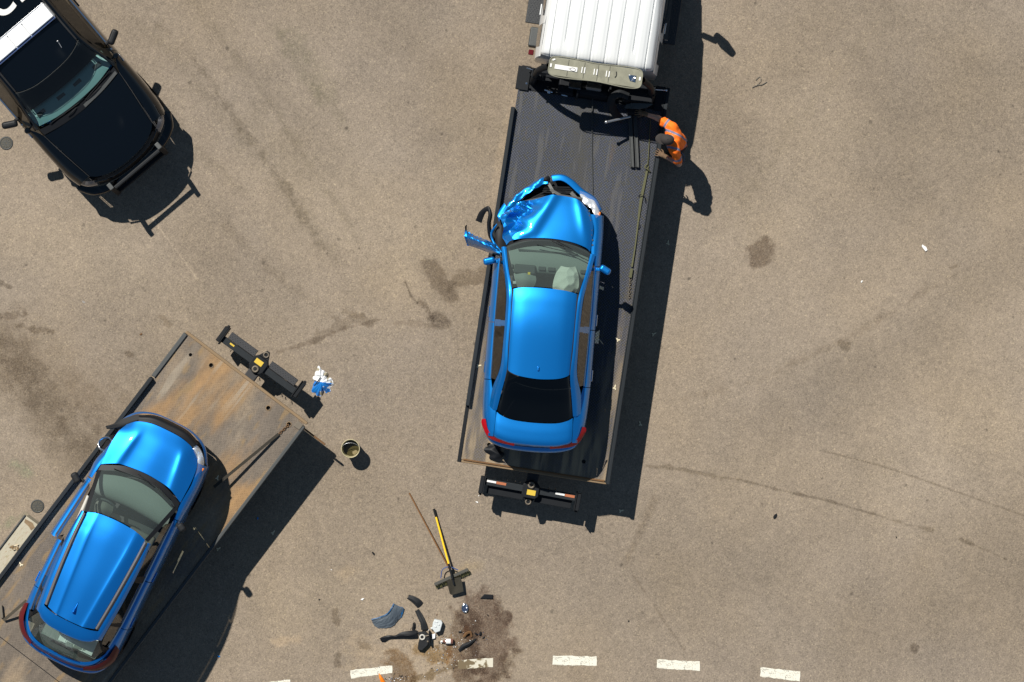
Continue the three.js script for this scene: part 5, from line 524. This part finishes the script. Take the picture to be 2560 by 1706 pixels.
// ---------------------------------------------------------------- things on the decks and on the road
const T1 = { a: 8.7 * Math.PI / 180 }; T1.o = [.6826 + .288 * Math.cos(T1.a), -1.727 + .288 * Math.sin(T1.a)]; const T2 = { a: 217.2 * Math.PI / 180 }; T2.o = [-6.048 - .19 * Math.cos(T2.a), 2.303 - .19 * Math.sin(T2.a)];
const inT = (T, x, y, z) => [T.o[0] + x * Math.cos(T.a) - z * Math.sin(T.a), y, T.o[1] + x * Math.sin(T.a) + z * Math.cos(T.a)];
function at(name, label, cat, world, group) { return thing(name, label, cat, world, 0, group); }           // base of a thing in the world
const rel = (o, p) => [p[0] - o.position.x, p[1] - o.position.y, p[2] - o.position.z];
const px = (u, v, h = 0) => { const q = P(u, v, h); return [q.x, q.y, q.z]; };
{
  const c = at('winch_cable', 'thin steel winch cable running along the black deck under the sedan', 'cable', inT(T1, .03, DECK1, -2.45)); obj('cable', tube([[.03, 1.12, -2.5], [.07, 1.085, -2.2], [.16, 1.07, -1.6], [.27, 1.066, -.95], [.33, 1.07, -.6]].map(q => rel(c, inT(T1, ...q))), .009, 40, 6), M.steelGrey, c);
  for (const k of [0, 1]) { const s = at('steel_bar', k ? 'grey steel channel bar on the black deck, nearer the olive strap' : 'grey steel channel bar on the black deck, nearer the winch cable', 'bar', inT(T1, .735 + k * .085, DECK1, -2.25), 'channel bars on the deck'); const A = rel(s, inT(T1, .70 + k * .085, 1.085, -2.34)), B = rel(s, inT(T1, .88 + k * .085, 1.085, -1.43 + k * -.01)); const up = [0, .022, 0], sh = (p, dx) => { const d = Math.cos(T1.a) * dx, e = Math.sin(T1.a) * dx; return [p[0] + d, p[1] + .02, p[2] + e]; }; obj('channel', [bar(A, B, .062, .04, .004), bar(sh(A, -.024), sh(B, -.024), .012, .03, .003), bar(sh(A, .024), sh(B, .024), .012, .03, .003)], M.steelGrey, s); obj('end_cap', box(.06, .05, .02, B[0], B[1], B[2], .004, -T1.a), M.plastic, s); }
  const st = at('tie_down_strap', 'olive webbing tie-down strap stretched along the black deck edge', 'strap', inT(T1, 1.13, DECK1, -1.48));
  const rows = [[1.14, 1.08, -1.5, .03], [1.125, 1.075, -1.2, .04], [1.11, 1.08, -.9, .045], [1.12, 1.07, -.5, .026], [1.13, 1.085, -.1, .022], [1.128, 1.09, .25, .03]]; obj('webbing', [patch(rows.map(r => [-1, 0, 1].map(s => rel(st, inT(T1, r[0] + s * r[3] / 2, r[1] + .006 * s, r[2])))), 4, 40), patch(rows.map(r => [-1, 0, 1].map(s => rel(st, inT(T1, r[0] + s * r[3] / 2, r[1] - .008 + .006 * s, r[2])))), 4, 40)], M.strap, st);
  obj('strap_tail', tube([[1.12, 1.10, -1.52], [1.09, 1.11, -1.46], [1.15, 1.10, -1.43], [1.19, 1.07, -1.40]].map(q => rel(st, inT(T1, ...q))), .014, 20, 6), M.strap, st); obj('strap_lead', tube([[1.06, 1.07, -2.3], [1.10, 1.07, -1.9], [1.135, 1.08, -1.5]].map(q => rel(st, inT(T1, ...q))), .010, 20, 6), M.strap, st);
  obj('strap_loop', [tube([[1.09, 1.08, -.95], [1.15, 1.10, -.98], [1.20, 1.07, -.86]].map(q => rel(st, inT(T1, ...q))), .006, 14, 5), tube([[1.10, 1.085, -1.0], [1.06, 1.07, -.97], [1.12, 1.07, -.93]].map(q => rel(st, inT(T1, ...q))), .006, 14, 5), tube([[1.12, 1.07, -.52], [1.16, 1.07, -.46], [1.15, 1.06, -.40]].map(q => rel(st, inT(T1, ...q))), .006, 14, 5)], M.trim, st); obj('ratchet_hook', [box(.05, .035, .16, ...rel(st, inT(T1, 1.132, 1.085, .36)), .01, -T1.a)], M.strap, st);
  const chain = (name, label, T, y, A, B, n, mat, group) => { const c = at(name, label, 'chain', inT(T, A[0], y, A[1]), group); for (let k = 0; k < n; k++) { const g = new THREE.TorusGeometry(.017, .0055, 6, 14); g.scale(1, 1.5, 1); g.rotateX(Math.PI / 2); if (k % 2) g.rotateZ(1.1); g.rotateY(-Math.atan2(B[0] - A[0], B[1] - A[1]) - T.a + Math.PI); const t = (k + .5) / n, q = rel(c, inT(T, lerp(A[0], B[0], t), y + .02, lerp(A[1], B[1], t))); g.translate(...q); obj('link', g, mat, c); } return c; };
  chain('chain', 'short worn chain hooked to the olive strap on the black deck', T1, DECK1, [1.135, .44], [1.165, .78], 9, M.steelWorn);
  chain('chain', 'rusty chain hooked into the keyhole of the rusty deck', T2, DECK2, [-1.06, 2.04], [-1.02, 1.80], 6, M.rust);
  const s2 = at('tie_down_strap', 'dark tie-down strap pulled tight from the rusty chain to the SUV', 'strap', inT(T2, -1.02, DECK2, 1.80)); obj('webbing', bar(rel(s2, inT(T2, -1.02, 1.035, 1.82)), rel(s2, inT(T2, -.70, 1.25, .45)), .05, .006, .002), std([.045, .04, .03], { roughness: .95, map: dirtTex }), s2);
  const s3 = at('tie_down_strap', 'dark tie-down strap holding the rear wheel of the SUV', 'strap', px(12, 1548, DECK2)); obj('webbing', bar(rel(s3, px(8, 1552, 1.05)), rel(s3, px(66, 1502, 1.35)), .05, .006, .002), std([.06, .05, .035], { roughness: .95 }), s3); obj('hook', box(.05, .05, .22, ...rel(s3, px(3, 1530, 1.04)), .01, .1), M.steelWorn, s3);
  const pc = at('plastic_scrap', 'crumpled black plastic scrap behind the sedan on the deck', 'scrap', px(1237, 1130, DECK1)); const PF = facets(18, 77, [-.2, .2], [-.2, .2]); obj('scrap', patch([[[-.13, 0, -.12], [0, .03, -.15], [.08, .01, -.12]], [[-.16, .02, -.02], [0, .07, 0], [.13, .03, 0]], [[-.06, 0, .12], [.05, .04, .15], [.15, 0, .18]]], 24, 24, { fn: q => [q[0] + .03 * Math.sin(q[2] * 40), .03 + q[1] + .18 * PF(q[0], q[2]), q[2]] }), M.plastic, pc);
}
{ // bucket
  const o = P(876, 1122, .37), b = thing('bucket', 'cream plastic bucket with murky liquid standing near the rusty deck', 'bucket', [o.x, 0, o.z]); const m = std([.42, .37, .22], { roughness: .5 });
  obj('shell', lathe([[.005, .004], [.128, .004], [.133, .012], [.152, .36], [.162, .362], [.164, .378], [.155, .382], [.149, .374], [.130, .014], [.005, .012]], 36), m, b); obj('liquid', (() => { const g = new THREE.CircleGeometry(.142, 36); g.rotateX(-Math.PI / 2); g.translate(0, .20, 0); return g; })(), std([.05, .042, .015], { roughness: .12 }), b); obj('sediment', patch([[[.02, .203, .06], [.08, .205, .03]], [[.03, .206, .10], [.11, .206, .05]], [[.06, .203, .12], [.12, .203, .07]]], 8, 8), std([.16, .13, .06], { roughness: .7 }), b); obj('handle', tube([[-.158, .35, 0], [-.12, .37, -.06], [0, .378, -.10], [.12, .37, -.06], [.158, .35, 0]], .004, 30, 6), M.satin, b);
}
{ // crumpled bag
  const c = P(803, 957, .1), b = thing('plastic_bag', 'crumpled blue and white plastic bag on the asphalt beside the bucket', 'bag', [c.x, 0, c.z]); const N = 46, pos = [], col = [], idx = [], F = facets(44, 9, [-.3, .3], [-.35, .35]);
  for (let j = 0; j <= N; j++) for (let i = 0; i <= N; i++) { const s = i / N * 2 - 1, t = j / N * 2 - 1, r = Math.max(Math.abs(s), Math.abs(t)), an = Math.atan2(t, s), k = r / (Math.hypot(s, t) || 1); let x = s * k, z = t * k; const out = 1 + .16 * Math.sin(an * 3 + 1) + .10 * Math.sin(an * 7 + 2) + .06 * Math.sin(an * 13); x *= .17 * out; z *= .23 * out; const top = z < -.12 ? .04 : 0; const y = Math.max(.003, (1 - r * r) * .12 + top * .5 + F(x, z) * .30 * (1 - r * r * r) + .01 * Math.sin(an * 17) * r); pos.push(x, y, z);
    const bl = fbm(x * 11 + 3, z * 9 + 1, 3), isB = (z > -.01 + .12 * x && bl > .38) || (x < -.02 && z < -.06 && bl > .55), gr = !isB && fbm(x * 17 + 8, z * 13, 3) > .62; col.push(...(isB ? [.01, .16, .50] : gr ? [.28, .25, .17] : [.72, .74, .75])); }
  for (let j = 0; j < N; j++) for (let i = 0; i < N; i++) { const a = j * (N + 1) + i; idx.push(a, a + N + 1, a + 1, a + 1, a + N + 1, a + N + 2); }
  const g = new THREE.BufferGeometry(); g.setAttribute('position', new THREE.Float32BufferAttribute(pos, 3)); g.setAttribute('color', new THREE.Float32BufferAttribute(col, 3)); g.setIndex(idx); const f = g.toNonIndexed(); f.computeVertexNormals(); const m = phys([1, 1, 1], { roughness: .35, vertexColors: true, clearcoat: .3 }); obj('bag_film', f, m, b); obj('tear', strip([[-.13, .06, .06, .012, 0], [-.06, .13, -.02, .02, 0], [-.01, .14, -.10, .016, 0]], { th: .002 }), M.trim, b);
}
const dz = (x, y, h = 0) => px(650 + x / 3.0986, 1200 + y / 3.0986, h);
{ // push broom and shovel lying across each other
  const b = at('push_broom', 'push broom with long rusty wooden handle lying under the shovel', 'broom', dz(1495, 770)); const R = q => rel(b, q);
  obj('handle', rod(R(dz(1470, 700, .10)), R(dz(1155, 102, .02)), .013, .012, 10), std([.26, .12, .035], { roughness: .75, map: dirtTex }), b); const A = R(dz(1352, 812, .11)), B = R(dz(1612, 694, .11)); obj('head_block', bar(A, B, .055, .035, .008), std([.10, .10, .09], { roughness: .8, map: dirtTex }), b);
  const bristles = [], RR = rng(91), d = V(...B).sub(V(...A)), nx = -d.z / d.length(), nz = d.x / d.length(); for (let k = 0; k < 260; k++) { const t = RR(), s = RR(); const p0 = [lerp(A[0], B[0], t) + nx * (.02 + .03 * s), A[1] - .012, lerp(A[2], B[2], t) + nz * (.02 + .03 * s)]; bristles.push(rod([p0[0] - nx * .02, p0[1], p0[2] - nz * .02], [p0[0] + nx * (.035 + .03 * RR()), .012 + .04 * RR(), p0[2] + nz * (.035 + .03 * RR())], .0035, .003, 4)); } obj('bristles', bristles, std([.26, .24, .10], { roughness: .95 }), b).userData.kind = 'stuff';
  obj('brace', [tube([R(dz(1400, 765, .12)), R(dz(1415, 695, .12)), R(dz(1465, 675, .12)), R(dz(1535, 700, .12))], .009, 24, 6), rod(R(dz(1465, 675, .12)), R(dz(1480, 735, .12)), .012)], std([.02, .06, .20], { roughness: .5 }), b);
  const s = at('shovel', 'square-bladed shovel with yellow handle and black grip lying over the broom', 'shovel', dz(1510, 830)); const Q = q => rel(s, q); obj('handle', rod(Q(dz(1362, 285, .06)), Q(dz(1462, 655, .16)), .017, .018, 12), std([.80, .50, .01], { roughness: .45 }), s); obj('grip', rod(Q(dz(1346, 225, .05)), Q(dz(1363, 289, .06)), .020, .019, 12), M.rubber, s); obj('socket', [rod(Q(dz(1461, 650, .16)), Q(dz(1492, 768, .17)), .019, .022, 12), bar(Q(dz(1488, 750, .172)), Q(dz(1502, 815, .165)), .03, .01)], M.steelDark, s);
  const bl = [[[1448, 782], [1500, 765], [1555, 752]], [[1458, 835], [1512, 820], [1567, 808]], [[1470, 884], [1492, 892], [1576, 866]]]; obj('blade', [patch(bl.map((r, i) => r.map((q, k) => Q(dz(q[0], q[1], (k === 1 ? .145 : .16) - i * .02)))), 12, 12), patch(bl.map((r, i) => r.map((q, k) => Q(dz(q[0], q[1], (k === 1 ? .137 : .152) - i * .02)))), 12, 12)], std([.075, .068, .05], { metalness: .4, roughness: .55, map: dirtTex }), s);
}
const dq = (x, y, h = 0) => px(900 + x / 5.8825, 1460 + y / 5.8825, h);
const mm = w => w / 5.8825 / 143;
{ // wreckage on the road where the cars hit
  const bits = (name, label, cat, spine, mat, o = {}, extra) => { const b = at(name, label, cat, dq(spine[0][0], spine[0][1])); obj(o.part || 'shell', strip(spine.map(p => { const q = rel(b, dq(p[0], p[1], p[3])); return [...q, mm(p[2]), p[4] || 0]; }), { nu: 10, nv: 30, th: .008, fold: 1, ...o }), mat, b); if (extra) extra(b); return b; };
  { const b = at('wing_fragment', 'torn grey-blue piece of car wing lying on the asphalt', 'car part', dq(420, 500)), G = [[[165, 520, .06], [290, 485, .08], [395, 435, .11], [450, 365, .13], [492, 288, .10]], [[178, 560, .04], [300, 545, .07], [420, 500, .10], [500, 415, .11], [575, 335, .07]], [[192, 590, .02], [300, 605, .04], [450, 570, .06], [545, 480, .06], [642, 365, .04]], [[210, 618, .01], [285, 656, .01], [465, 632, .015], [555, 540, .02], [612, 498, .01]]].map(r => r.map(q => rel(b, dq(...q)))), RJ = rng(3), jit = p => [p[0] + .008 * (RJ() - .5), p[1] + .012 * (RJ() - .5), p[2] + .008 * (RJ() - .5)];
    obj('shell', [patch(G, 26, 20, { fn: jit }), patch(G.map(r => r.map(p => [p[0], Math.max(.002, p[1] - .01), p[2]])), 20, 12)], std([.085, .105, .125], { roughness: .4 }), b); obj('painted_edge', patch([G[0], G[0].map(p => [p[0] + .01, p[1] + .012, p[2] + .016])], 20, 3, { fn: jit }), std([.01, .07, .17], { roughness: .5 }), b); obj('painted_edge', patch([[G[1][4], G[2][4], G[3][4]], [G[1][4], G[2][4], G[3][4]].map(p => [p[0] - .028, p[1] + .014, p[2] - .004])], 10, 3), std([.005, .12, .32], { roughness: .5 }), b); }
  bits('trim_fragment', 'small black curved trim piece at the end of the broken bracket arm', 'car part', [[700, 195, 60, .015, .01], [770, 230, 100, .03, .02], [840, 275, 110, .035, .02], [885, 318, 120, .02, .01]], M.cladding, { seed: 5, jag: .02 });
  bits('bracket_arm', 'long grey-black plastic arm standing up from the broken bracket', 'car part', [[838, 388, 62, .02, .012], [880, 480, 80, .04, .015], [925, 580, 84, .06, .015], [945, 675, 92, .05, .012]], M.cladding, { seed: 6, jag: .012 });
  bits('bumper_strip', 'long bent black bumper strip lying beside the broken bracket', 'car part', [[300, 835, 64, .01, .005], [350, 815, 78, .02, .012], [430, 785, 62, .03, .02], [520, 785, 66, .03, .02], [620, 750, 80, .04, .03], [730, 750, 95, .05, .03], [840, 745, 95, .04, .012]], M.plastic, { seed: 7, jag: .022 });
  bits('plastic_splinter', 'dark jagged plastic splinter lying in the oil stain', 'car part', [[1455, 985, 40, .02, .01], [1520, 920, 55, .04, .02], [1600, 880, 50, .04, .02], [1705, 810, 12, .02, 0]], M.cladding, { seed: 11, jag: .012 });
  bits('torn_rubber', 'scrap of torn black rubber leaning against the bracket', 'car part', [[795, 570, 30, .03, .01], [790, 620, 26, .05, .01], [785, 680, 45, .04, .01], [850, 720, 40, .04, .01]], M.rubber, { seed: 12, jag: .015 });
  const m = at('broken_bracket', 'broken dark metal bracket with pale round bush in the wreckage', 'car part', dq(930, 850)), Rm = q => rel(m, q); const poly = (pts, h0, h1, mat, name, o) => obj(name, prism(pts.map(p => { const q = rel(o, dq(p[0], p[1])); return [q[0], q[2]]; }), h0, h1, .008), mat, o);
  poly([[850, 710], [960, 690], [1020, 750], [1015, 860], [990, 900], [915, 975], [850, 960], [860, 860], [880, 800]], .01, .10, M.cladding, 'plate', m); poly([[1012, 685], [1030, 685], [1035, 870], [1016, 880]], .01, .15, M.plastic, 'flange', m); { const r = new THREE.TorusGeometry(.040, .015, 8, 20); r.rotateX(Math.PI / 2); r.translate(...Rm(dq(915, 788, .115))); obj('bush', r, std([.45, .43, .38], { roughness: .7 }), m); } obj('bolt', [rod(Rm(dq(950, 775, .11)), Rm(dq(1020, 760, .12)), .014), box(.03, .03, .03, ...Rm(dq(995, 850, .11)), .006)], M.steelWorn, m);
  const w = at('fluid_reservoir', 'white plastic washer fluid reservoir lying beside the broken bracket', 'car part', dq(1135, 610)); poly([[1062, 650], [1075, 560], [1100, 512], [1200, 535], [1215, 565], [1180, 685], [1110, 712]], .0, .13, std([.50, .53, .53], { roughness: .45 }), 'tank', w); obj('moulding', [[1120, 560, 50], [1150, 600, 40], [1105, 630, 36]].map(([x, y, l]) => box(mm(l), .02, mm(18), ...rel(w, dq(x, y, .135)), .006, -.4)), std([.6, .62, .62], { roughness: .4 }), w); obj('neck', rod(rel(w, dq(1075, 650, .06)), rel(w, dq(1040, 660, .06)), .02), std([.5, .5, .48]), w);
  const w2 = at('plastic_shard', 'white broken plastic shard next to the fluid reservoir', 'car part', dq(1080, 770)); poly([[1045, 740], [1110, 735], [1105, 800], [1065, 812]], .0, .05, M.paper, 'shard', w2);
  const bo = at('medicine_bottle', 'small lying bottle with white label in the oil stain', 'bottle', dq(1300, 845)); const bg = lathe([[0, -.085], [.042, -.085], [.046, -.075], [.046, .05], [.02, .075], [.02, .10], [0, .10]], 20); bg.rotateZ(Math.PI / 2); bg.translate(0, .047, 0); obj('bottle', bg, phys([.16, .07, .05], { roughness: .15, clearcoat: 1 }), bo); const lg = new THREE.CylinderGeometry(.0472, .0472, .08, 20, 1, true); lg.rotateZ(Math.PI / 2); lg.translate(0, .047, 0); obj('paper_label', lg, M.paper, bo); obj('cap', rod([-.10, .047, 0], [-.135, .047, 0], .018), M.paper, bo);
  const em = at('car_badge', 'oval chrome car badge lying beside the oil stain', 'badge', dq(1542, 355)); const ov = (rx, rz, x, z, rad) => { const p = []; for (let k = 0; k < 20; k++) p.push([x + rx * Math.cos(k / 20 * 6.2832), .03, z + rz * Math.sin(k / 20 * 6.2832)]); return tube(p, rad, 40, 6, true); }; obj('badge_ring', [ov(mm(44), mm(64), 0, 0, .009), ov(mm(16), mm(58), 0, 0, .006), ov(mm(38), mm(20), 0, mm(-18), .006)], M.chrome, em); obj('backing', prism(Array.from({ length: 20 }, (_, k) => [mm(40) * Math.cos(k / 20 * 6.2832), mm(60) * Math.sin(k / 20 * 6.2832)]), .004, .02, .004), std([.02, .035, .09], { roughness: .3 }), em);
  const bp = at('trim_fragment', 'flat black plastic piece lying above the oil stain', 'car part', dq(1870, 190)); poly([[1768, 215], [1795, 185], [1828, 152], [1900, 158], [1955, 162], [1955, 222], [1880, 222]], .0, .03, M.plastic, 'shell', bp);
  const fl = at('marker_flag', 'orange plastic marker strip lying over the white lane paint', 'marker', dq(320, 1400)); obj('strip', strip([[278, 1320, 8, .012, 0], [300, 1375, 40, .03, .02], [325, 1425, 56, .03, .02], [350, 1480, 60, .02, .01]].map(p => [...rel(fl, dq(p[0], p[1], p[3])), mm(p[2]), p[4]]), { th: .004 }), std([.75, .19, .004], { roughness: .5 }), fl);
  const rc = at('rusty_scrap', 'rusty brown clump of bent metal in the oil stain', 'scrap', dq(1575, 745)); obj('metal', [...strip([[1530, 790, 40, .02, .01], [1570, 730, 50, .05, .02], [1620, 720, 40, .04, .02], [1650, 780, 30, .02, .01]].map(p => [...rel(rc, dq(p[0], p[1], p[3])), mm(p[2]), p[4]]), { jag: .02, seed: 15 })], M.rust, rc);
  const dkx = [[1470, 710, 45], [1770, 735, 60], [1710, 740, 50], [1815, 790, 40], [1880, 465, 30]]; dkx.forEach(([x, y, s], k) => { const o = at('plastic_crumb', 'dark broken plastic crumb lying in the oil stain', 'car part', dq(x, y), 'dark crumbs in the oil stain'); obj('shard', (() => { const g = new THREE.DodecahedronGeometry(mm(s) / 2, 0); g.scale(1.2, .5, .7); g.rotateY(k * 1.3); g.translate(0, mm(s) * .22, 0); return g; })(), M.plastic, o); });
  // slivers of dark plastic, swept dirt and grit
  { const R2 = rng(53), sl = new THREE.InstancedMesh(new THREE.BoxGeometry(.03, .006, .009), std([1, 1, 1], { roughness: .6 }), 260), m4 = new THREE.Matrix4(), cc = new THREE.Color(); for (let k = 0; k < 260; k++) { const z = [[1350, 900, 420, 300], [1000, 760, 330, 240], [1600, 780, 260, 180], [1200, 1150, 380, 200], [600, 1380, 300, 60]][Math.floor(R2() * 5)], q = dq(z[0] + (R2() + R2() + R2() - 1.5) * z[2], z[1] + (R2() + R2() + R2() - 1.5) * z[3]), s = .3 + 1.1 * R2() * R2(); m4.compose(V(q[0], .005, q[2]), new THREE.Quaternion().setFromEuler(new THREE.Euler((R2() - .5) * .5, R2() * 6.3, (R2() - .5) * .5)), V(s, s, s * (.5 + R2()))); sl.setMatrixAt(k, m4); const t = R2(); cc.setRGB(...(t < .55 ? [.012, .012, .013] : t < .7 ? [.10, .05, .02] : t < .78 ? [.005, .09, .26] : t < .9 ? [.25, .21, .15] : [.5, .5, .48])); sl.setColorAt(k, cc); } sl.name = 'plastic_slivers'; sl.userData = { kind: 'stuff', label: 'scattered slivers of plastic and grit around the wreckage', category: 'slivers' }; scene.add(sl); }
  // fine crumbs of glass and white plastic
  const R = rng(17), inst = new THREE.InstancedMesh(new THREE.TetrahedronGeometry(.010, 0), phys([.75, .77, .78], { roughness: .2 }), 130), mt = new THREE.Matrix4(), zones = [[1150, 980, 90, 60], [1180, 1160, 90, 60], [1450, 900, 110, 70], [1240, 860, 70, 60], [520, 1400, 110, 40], [1400, 1050, 160, 110], [1000, 740, 120, 80], [1500, 760, 300, 160], [1250, 1100, 420, 260]]; for (let k = 0; k < 130; k++) { const z = zones[Math.floor(R() * zones.length)], g1 = R() + R() + R() - 1.5, g2 = R() + R() + R() - 1.5, q = dq(z[0] + g1 * z[2] * 1.2, z[1] + g2 * z[3] * 1.2), s = .5 + 1.6 * R() * R(); mt.compose(V(q[0], .006 * s, q[2]), new THREE.Quaternion().setFromEuler(new THREE.Euler(R() * 6, R() * 6, R() * 6)), V(s, s * .7, s)); inst.setMatrixAt(k, mt); } inst.name = 'glass_crumbs'; inst.userData = { kind: 'stuff', label: 'scattered crumbs of broken glass and white plastic around the wreckage', category: 'glass crumbs' }; inst.castShadow = inst.receiveShadow = true; scene.add(inst);
}
{ // drain caps, scraps, seeds, chips
  const cover = (u, v, label) => { const c = at('valve_cover', label, 'valve cover', px(u, v), null); obj('rim', lathe([[.085, .001], [.115, .001], [.118, .008], [.108, .012], [.098, .012], [.095, .004], [.085, .004]], 30), M.steelGrey, c); obj('lid', lathe([[0, .009], [.09, .009], [.094, .005], [.094, .001]], 30), std([.12, .115, .095], { roughness: .85, map: dirtTex, bumpMap: rep(diamond, 3, 3), bumpScale: .004 }), c); obj('lid_rib', Array.from({ length: 10 }, (_, k) => { const g = box(.012, .004, .06, 0, .011, .05, .001); g.rotateY(k * .628); return g; }), M.steelGrey, c); };
  cover(15, 358, 'small round iron valve cover near the black pickup mirror'); cover(93, 1266, 'small round iron valve cover beside the pale truck locker');
  const scrap = (u, v, s, mat, name, label, cat, group, seed) => { const o = at(name, label, cat, px(u, v), group), R = rng(seed), n = 7, pts = []; for (let k = 0; k < n; k++) { const r = s * (.5 + .6 * R()); pts.push([r * Math.cos(k / n * 6.283) * 1.3, r * Math.sin(k / n * 6.283) * .75]); } const g = prism(pts, .003, .003 + s * .35, .003); g.rotateY(R() * 3); obj('piece', g, mat, o); };
  scrap(2311, 619, .055, M.paper, 'paper_scrap', 'white paper scrap alone on the open asphalt', 'paper scrap', null, 1); [[2155, 704, .022], [906, 1499, .03], [1193, 1256, .026], [1197, 1240, .012], [828, 1425, .014]].forEach(([u, v, s], k) => scrap(u, v, s, M.paper, 'paper_scrap', 'tiny white scrap on the asphalt', 'paper scrap', 'tiny white scraps', 2 + k)); scrap(208, 755, .03, M.lens, 'plastic_scrap', 'small clear plastic scrap on the asphalt between the pickup and the rusty deck', 'scrap', null, 9); scrap(547, 1642, .022, M.blue, 'blue_chip', 'small blue paint chip on the sunlit asphalt by the rusty truck', 'chip', null, 10); scrap(644, 1296, .022, M.blue, 'blue_chip', 'small blue paint chip in the shadow of the rusty truck', 'chip', null, 11);
  scrap(933, 1384, .036, M.plastic, 'black_chip', 'small black plastic chip on the asphalt left of the broom', 'chip', null, 12); scrap(1937, 1292, .06, M.steelDark, 'black_chip', 'flat dark chip beside the long crack in the asphalt', 'chip', null, 13); scrap(798, 1500, .02, M.plastic, 'black_chip', 'tiny dark chip near the pale dust streak', 'chip', null, 14); scrap(1572, 1554, .02, M.plastic, 'black_chip', 'tiny dark chip above the cracked lane dash', 'chip', null, 15); scrap(2241, 1344, .018, M.plastic, 'black_chip', 'thin dark splinter below the long crack', 'chip', null, 16); scrap(352, 836, .026, M.rust, 'leaf', 'brown leaf on the asphalt above the rusty deck corner', 'leaf', null, 18);
  const sm = std([.62, .55, .38], { roughness: .9 }), seed = (q, ry, label, group) => { const o = at('winged_seed', label, 'seed', q, group); o.rotation.y = ry; const arm = (an, l) => { const g = prism([[0, -.008], [l * .5, -.014], [l, -.006], [l, .006], [l * .5, .012], [0, .008]], .004, .012, .002); g.rotateY(an); return g; }; obj('wings', [arm(.2, .055), arm(2.3, .035), arm(4.0, .04)], sm, o); };
  [[1670, 608, 1.2], [1634, 836, .3], [1601, 1061, 1.6], [1552, 1278, .1], [682, 1333, .7], [545, 1373, .3]].forEach(([u, v, r]) => seed(px(u, v), r, 'pale winged seed lying in the shade beside a tow truck', 'winged seeds in the shade'));
  [[1196, 915], [1537, 970], [1545, 850]].forEach(([u, v], k) => seed(px(u, v, DECK1), k * 1.1, 'pale winged seed lying on the black deck', 'winged seeds on the black deck')); seed(px(543, 1196, DECK2), 1, 'pale winged seed on the rusty deck', null); seed(px(52, 1412, DECK2 + .0), 2, 'pale winged seed on the deck edge by the SUV', null);
  const lt = at('leaf_litter', 'small heap of dry leaves and twigs on the pale truck locker', 'leaves', px(36, 1370, .775)); const R = rng(33); for (let k = 0; k < 9; k++) { const g = patch([[[-.05, 0, 0], [0, .012, -.014], [.05, .004, 0]], [[-.05, 0, .004], [0, .006, .016], [.05, 0, .006]]], 6, 3); g.rotateY(R() * 6.3); g.translate((R() - .5) * .13, .008 + .012 * R(), (R() - .5) * .09); obj('leaf', g, k % 3 ? std([.16, .10, .04]) : std([.45, .38, .26]), lt); }
  const tw = at('twig', 'dark forked twig on the asphalt right of the white cab', 'twig', px(1895, 205)); obj('stem', [tube([[-.10, .012, .10], [-.02, .02, .06], [.06, .02, .05], [.16, .012, .0]], .006, 20, 5), tube([[-.02, .02, .06], [.05, .03, -.04], [.03, .02, -.09], [-.04, .015, -.03]], .005, 20, 5)], std([.13, .12, .10]), tw);
}
scene.traverse(o => { if (o.isMesh) { o.castShadow = true; o.receiveShadow = true; } });
renderer.render(scene, camera);
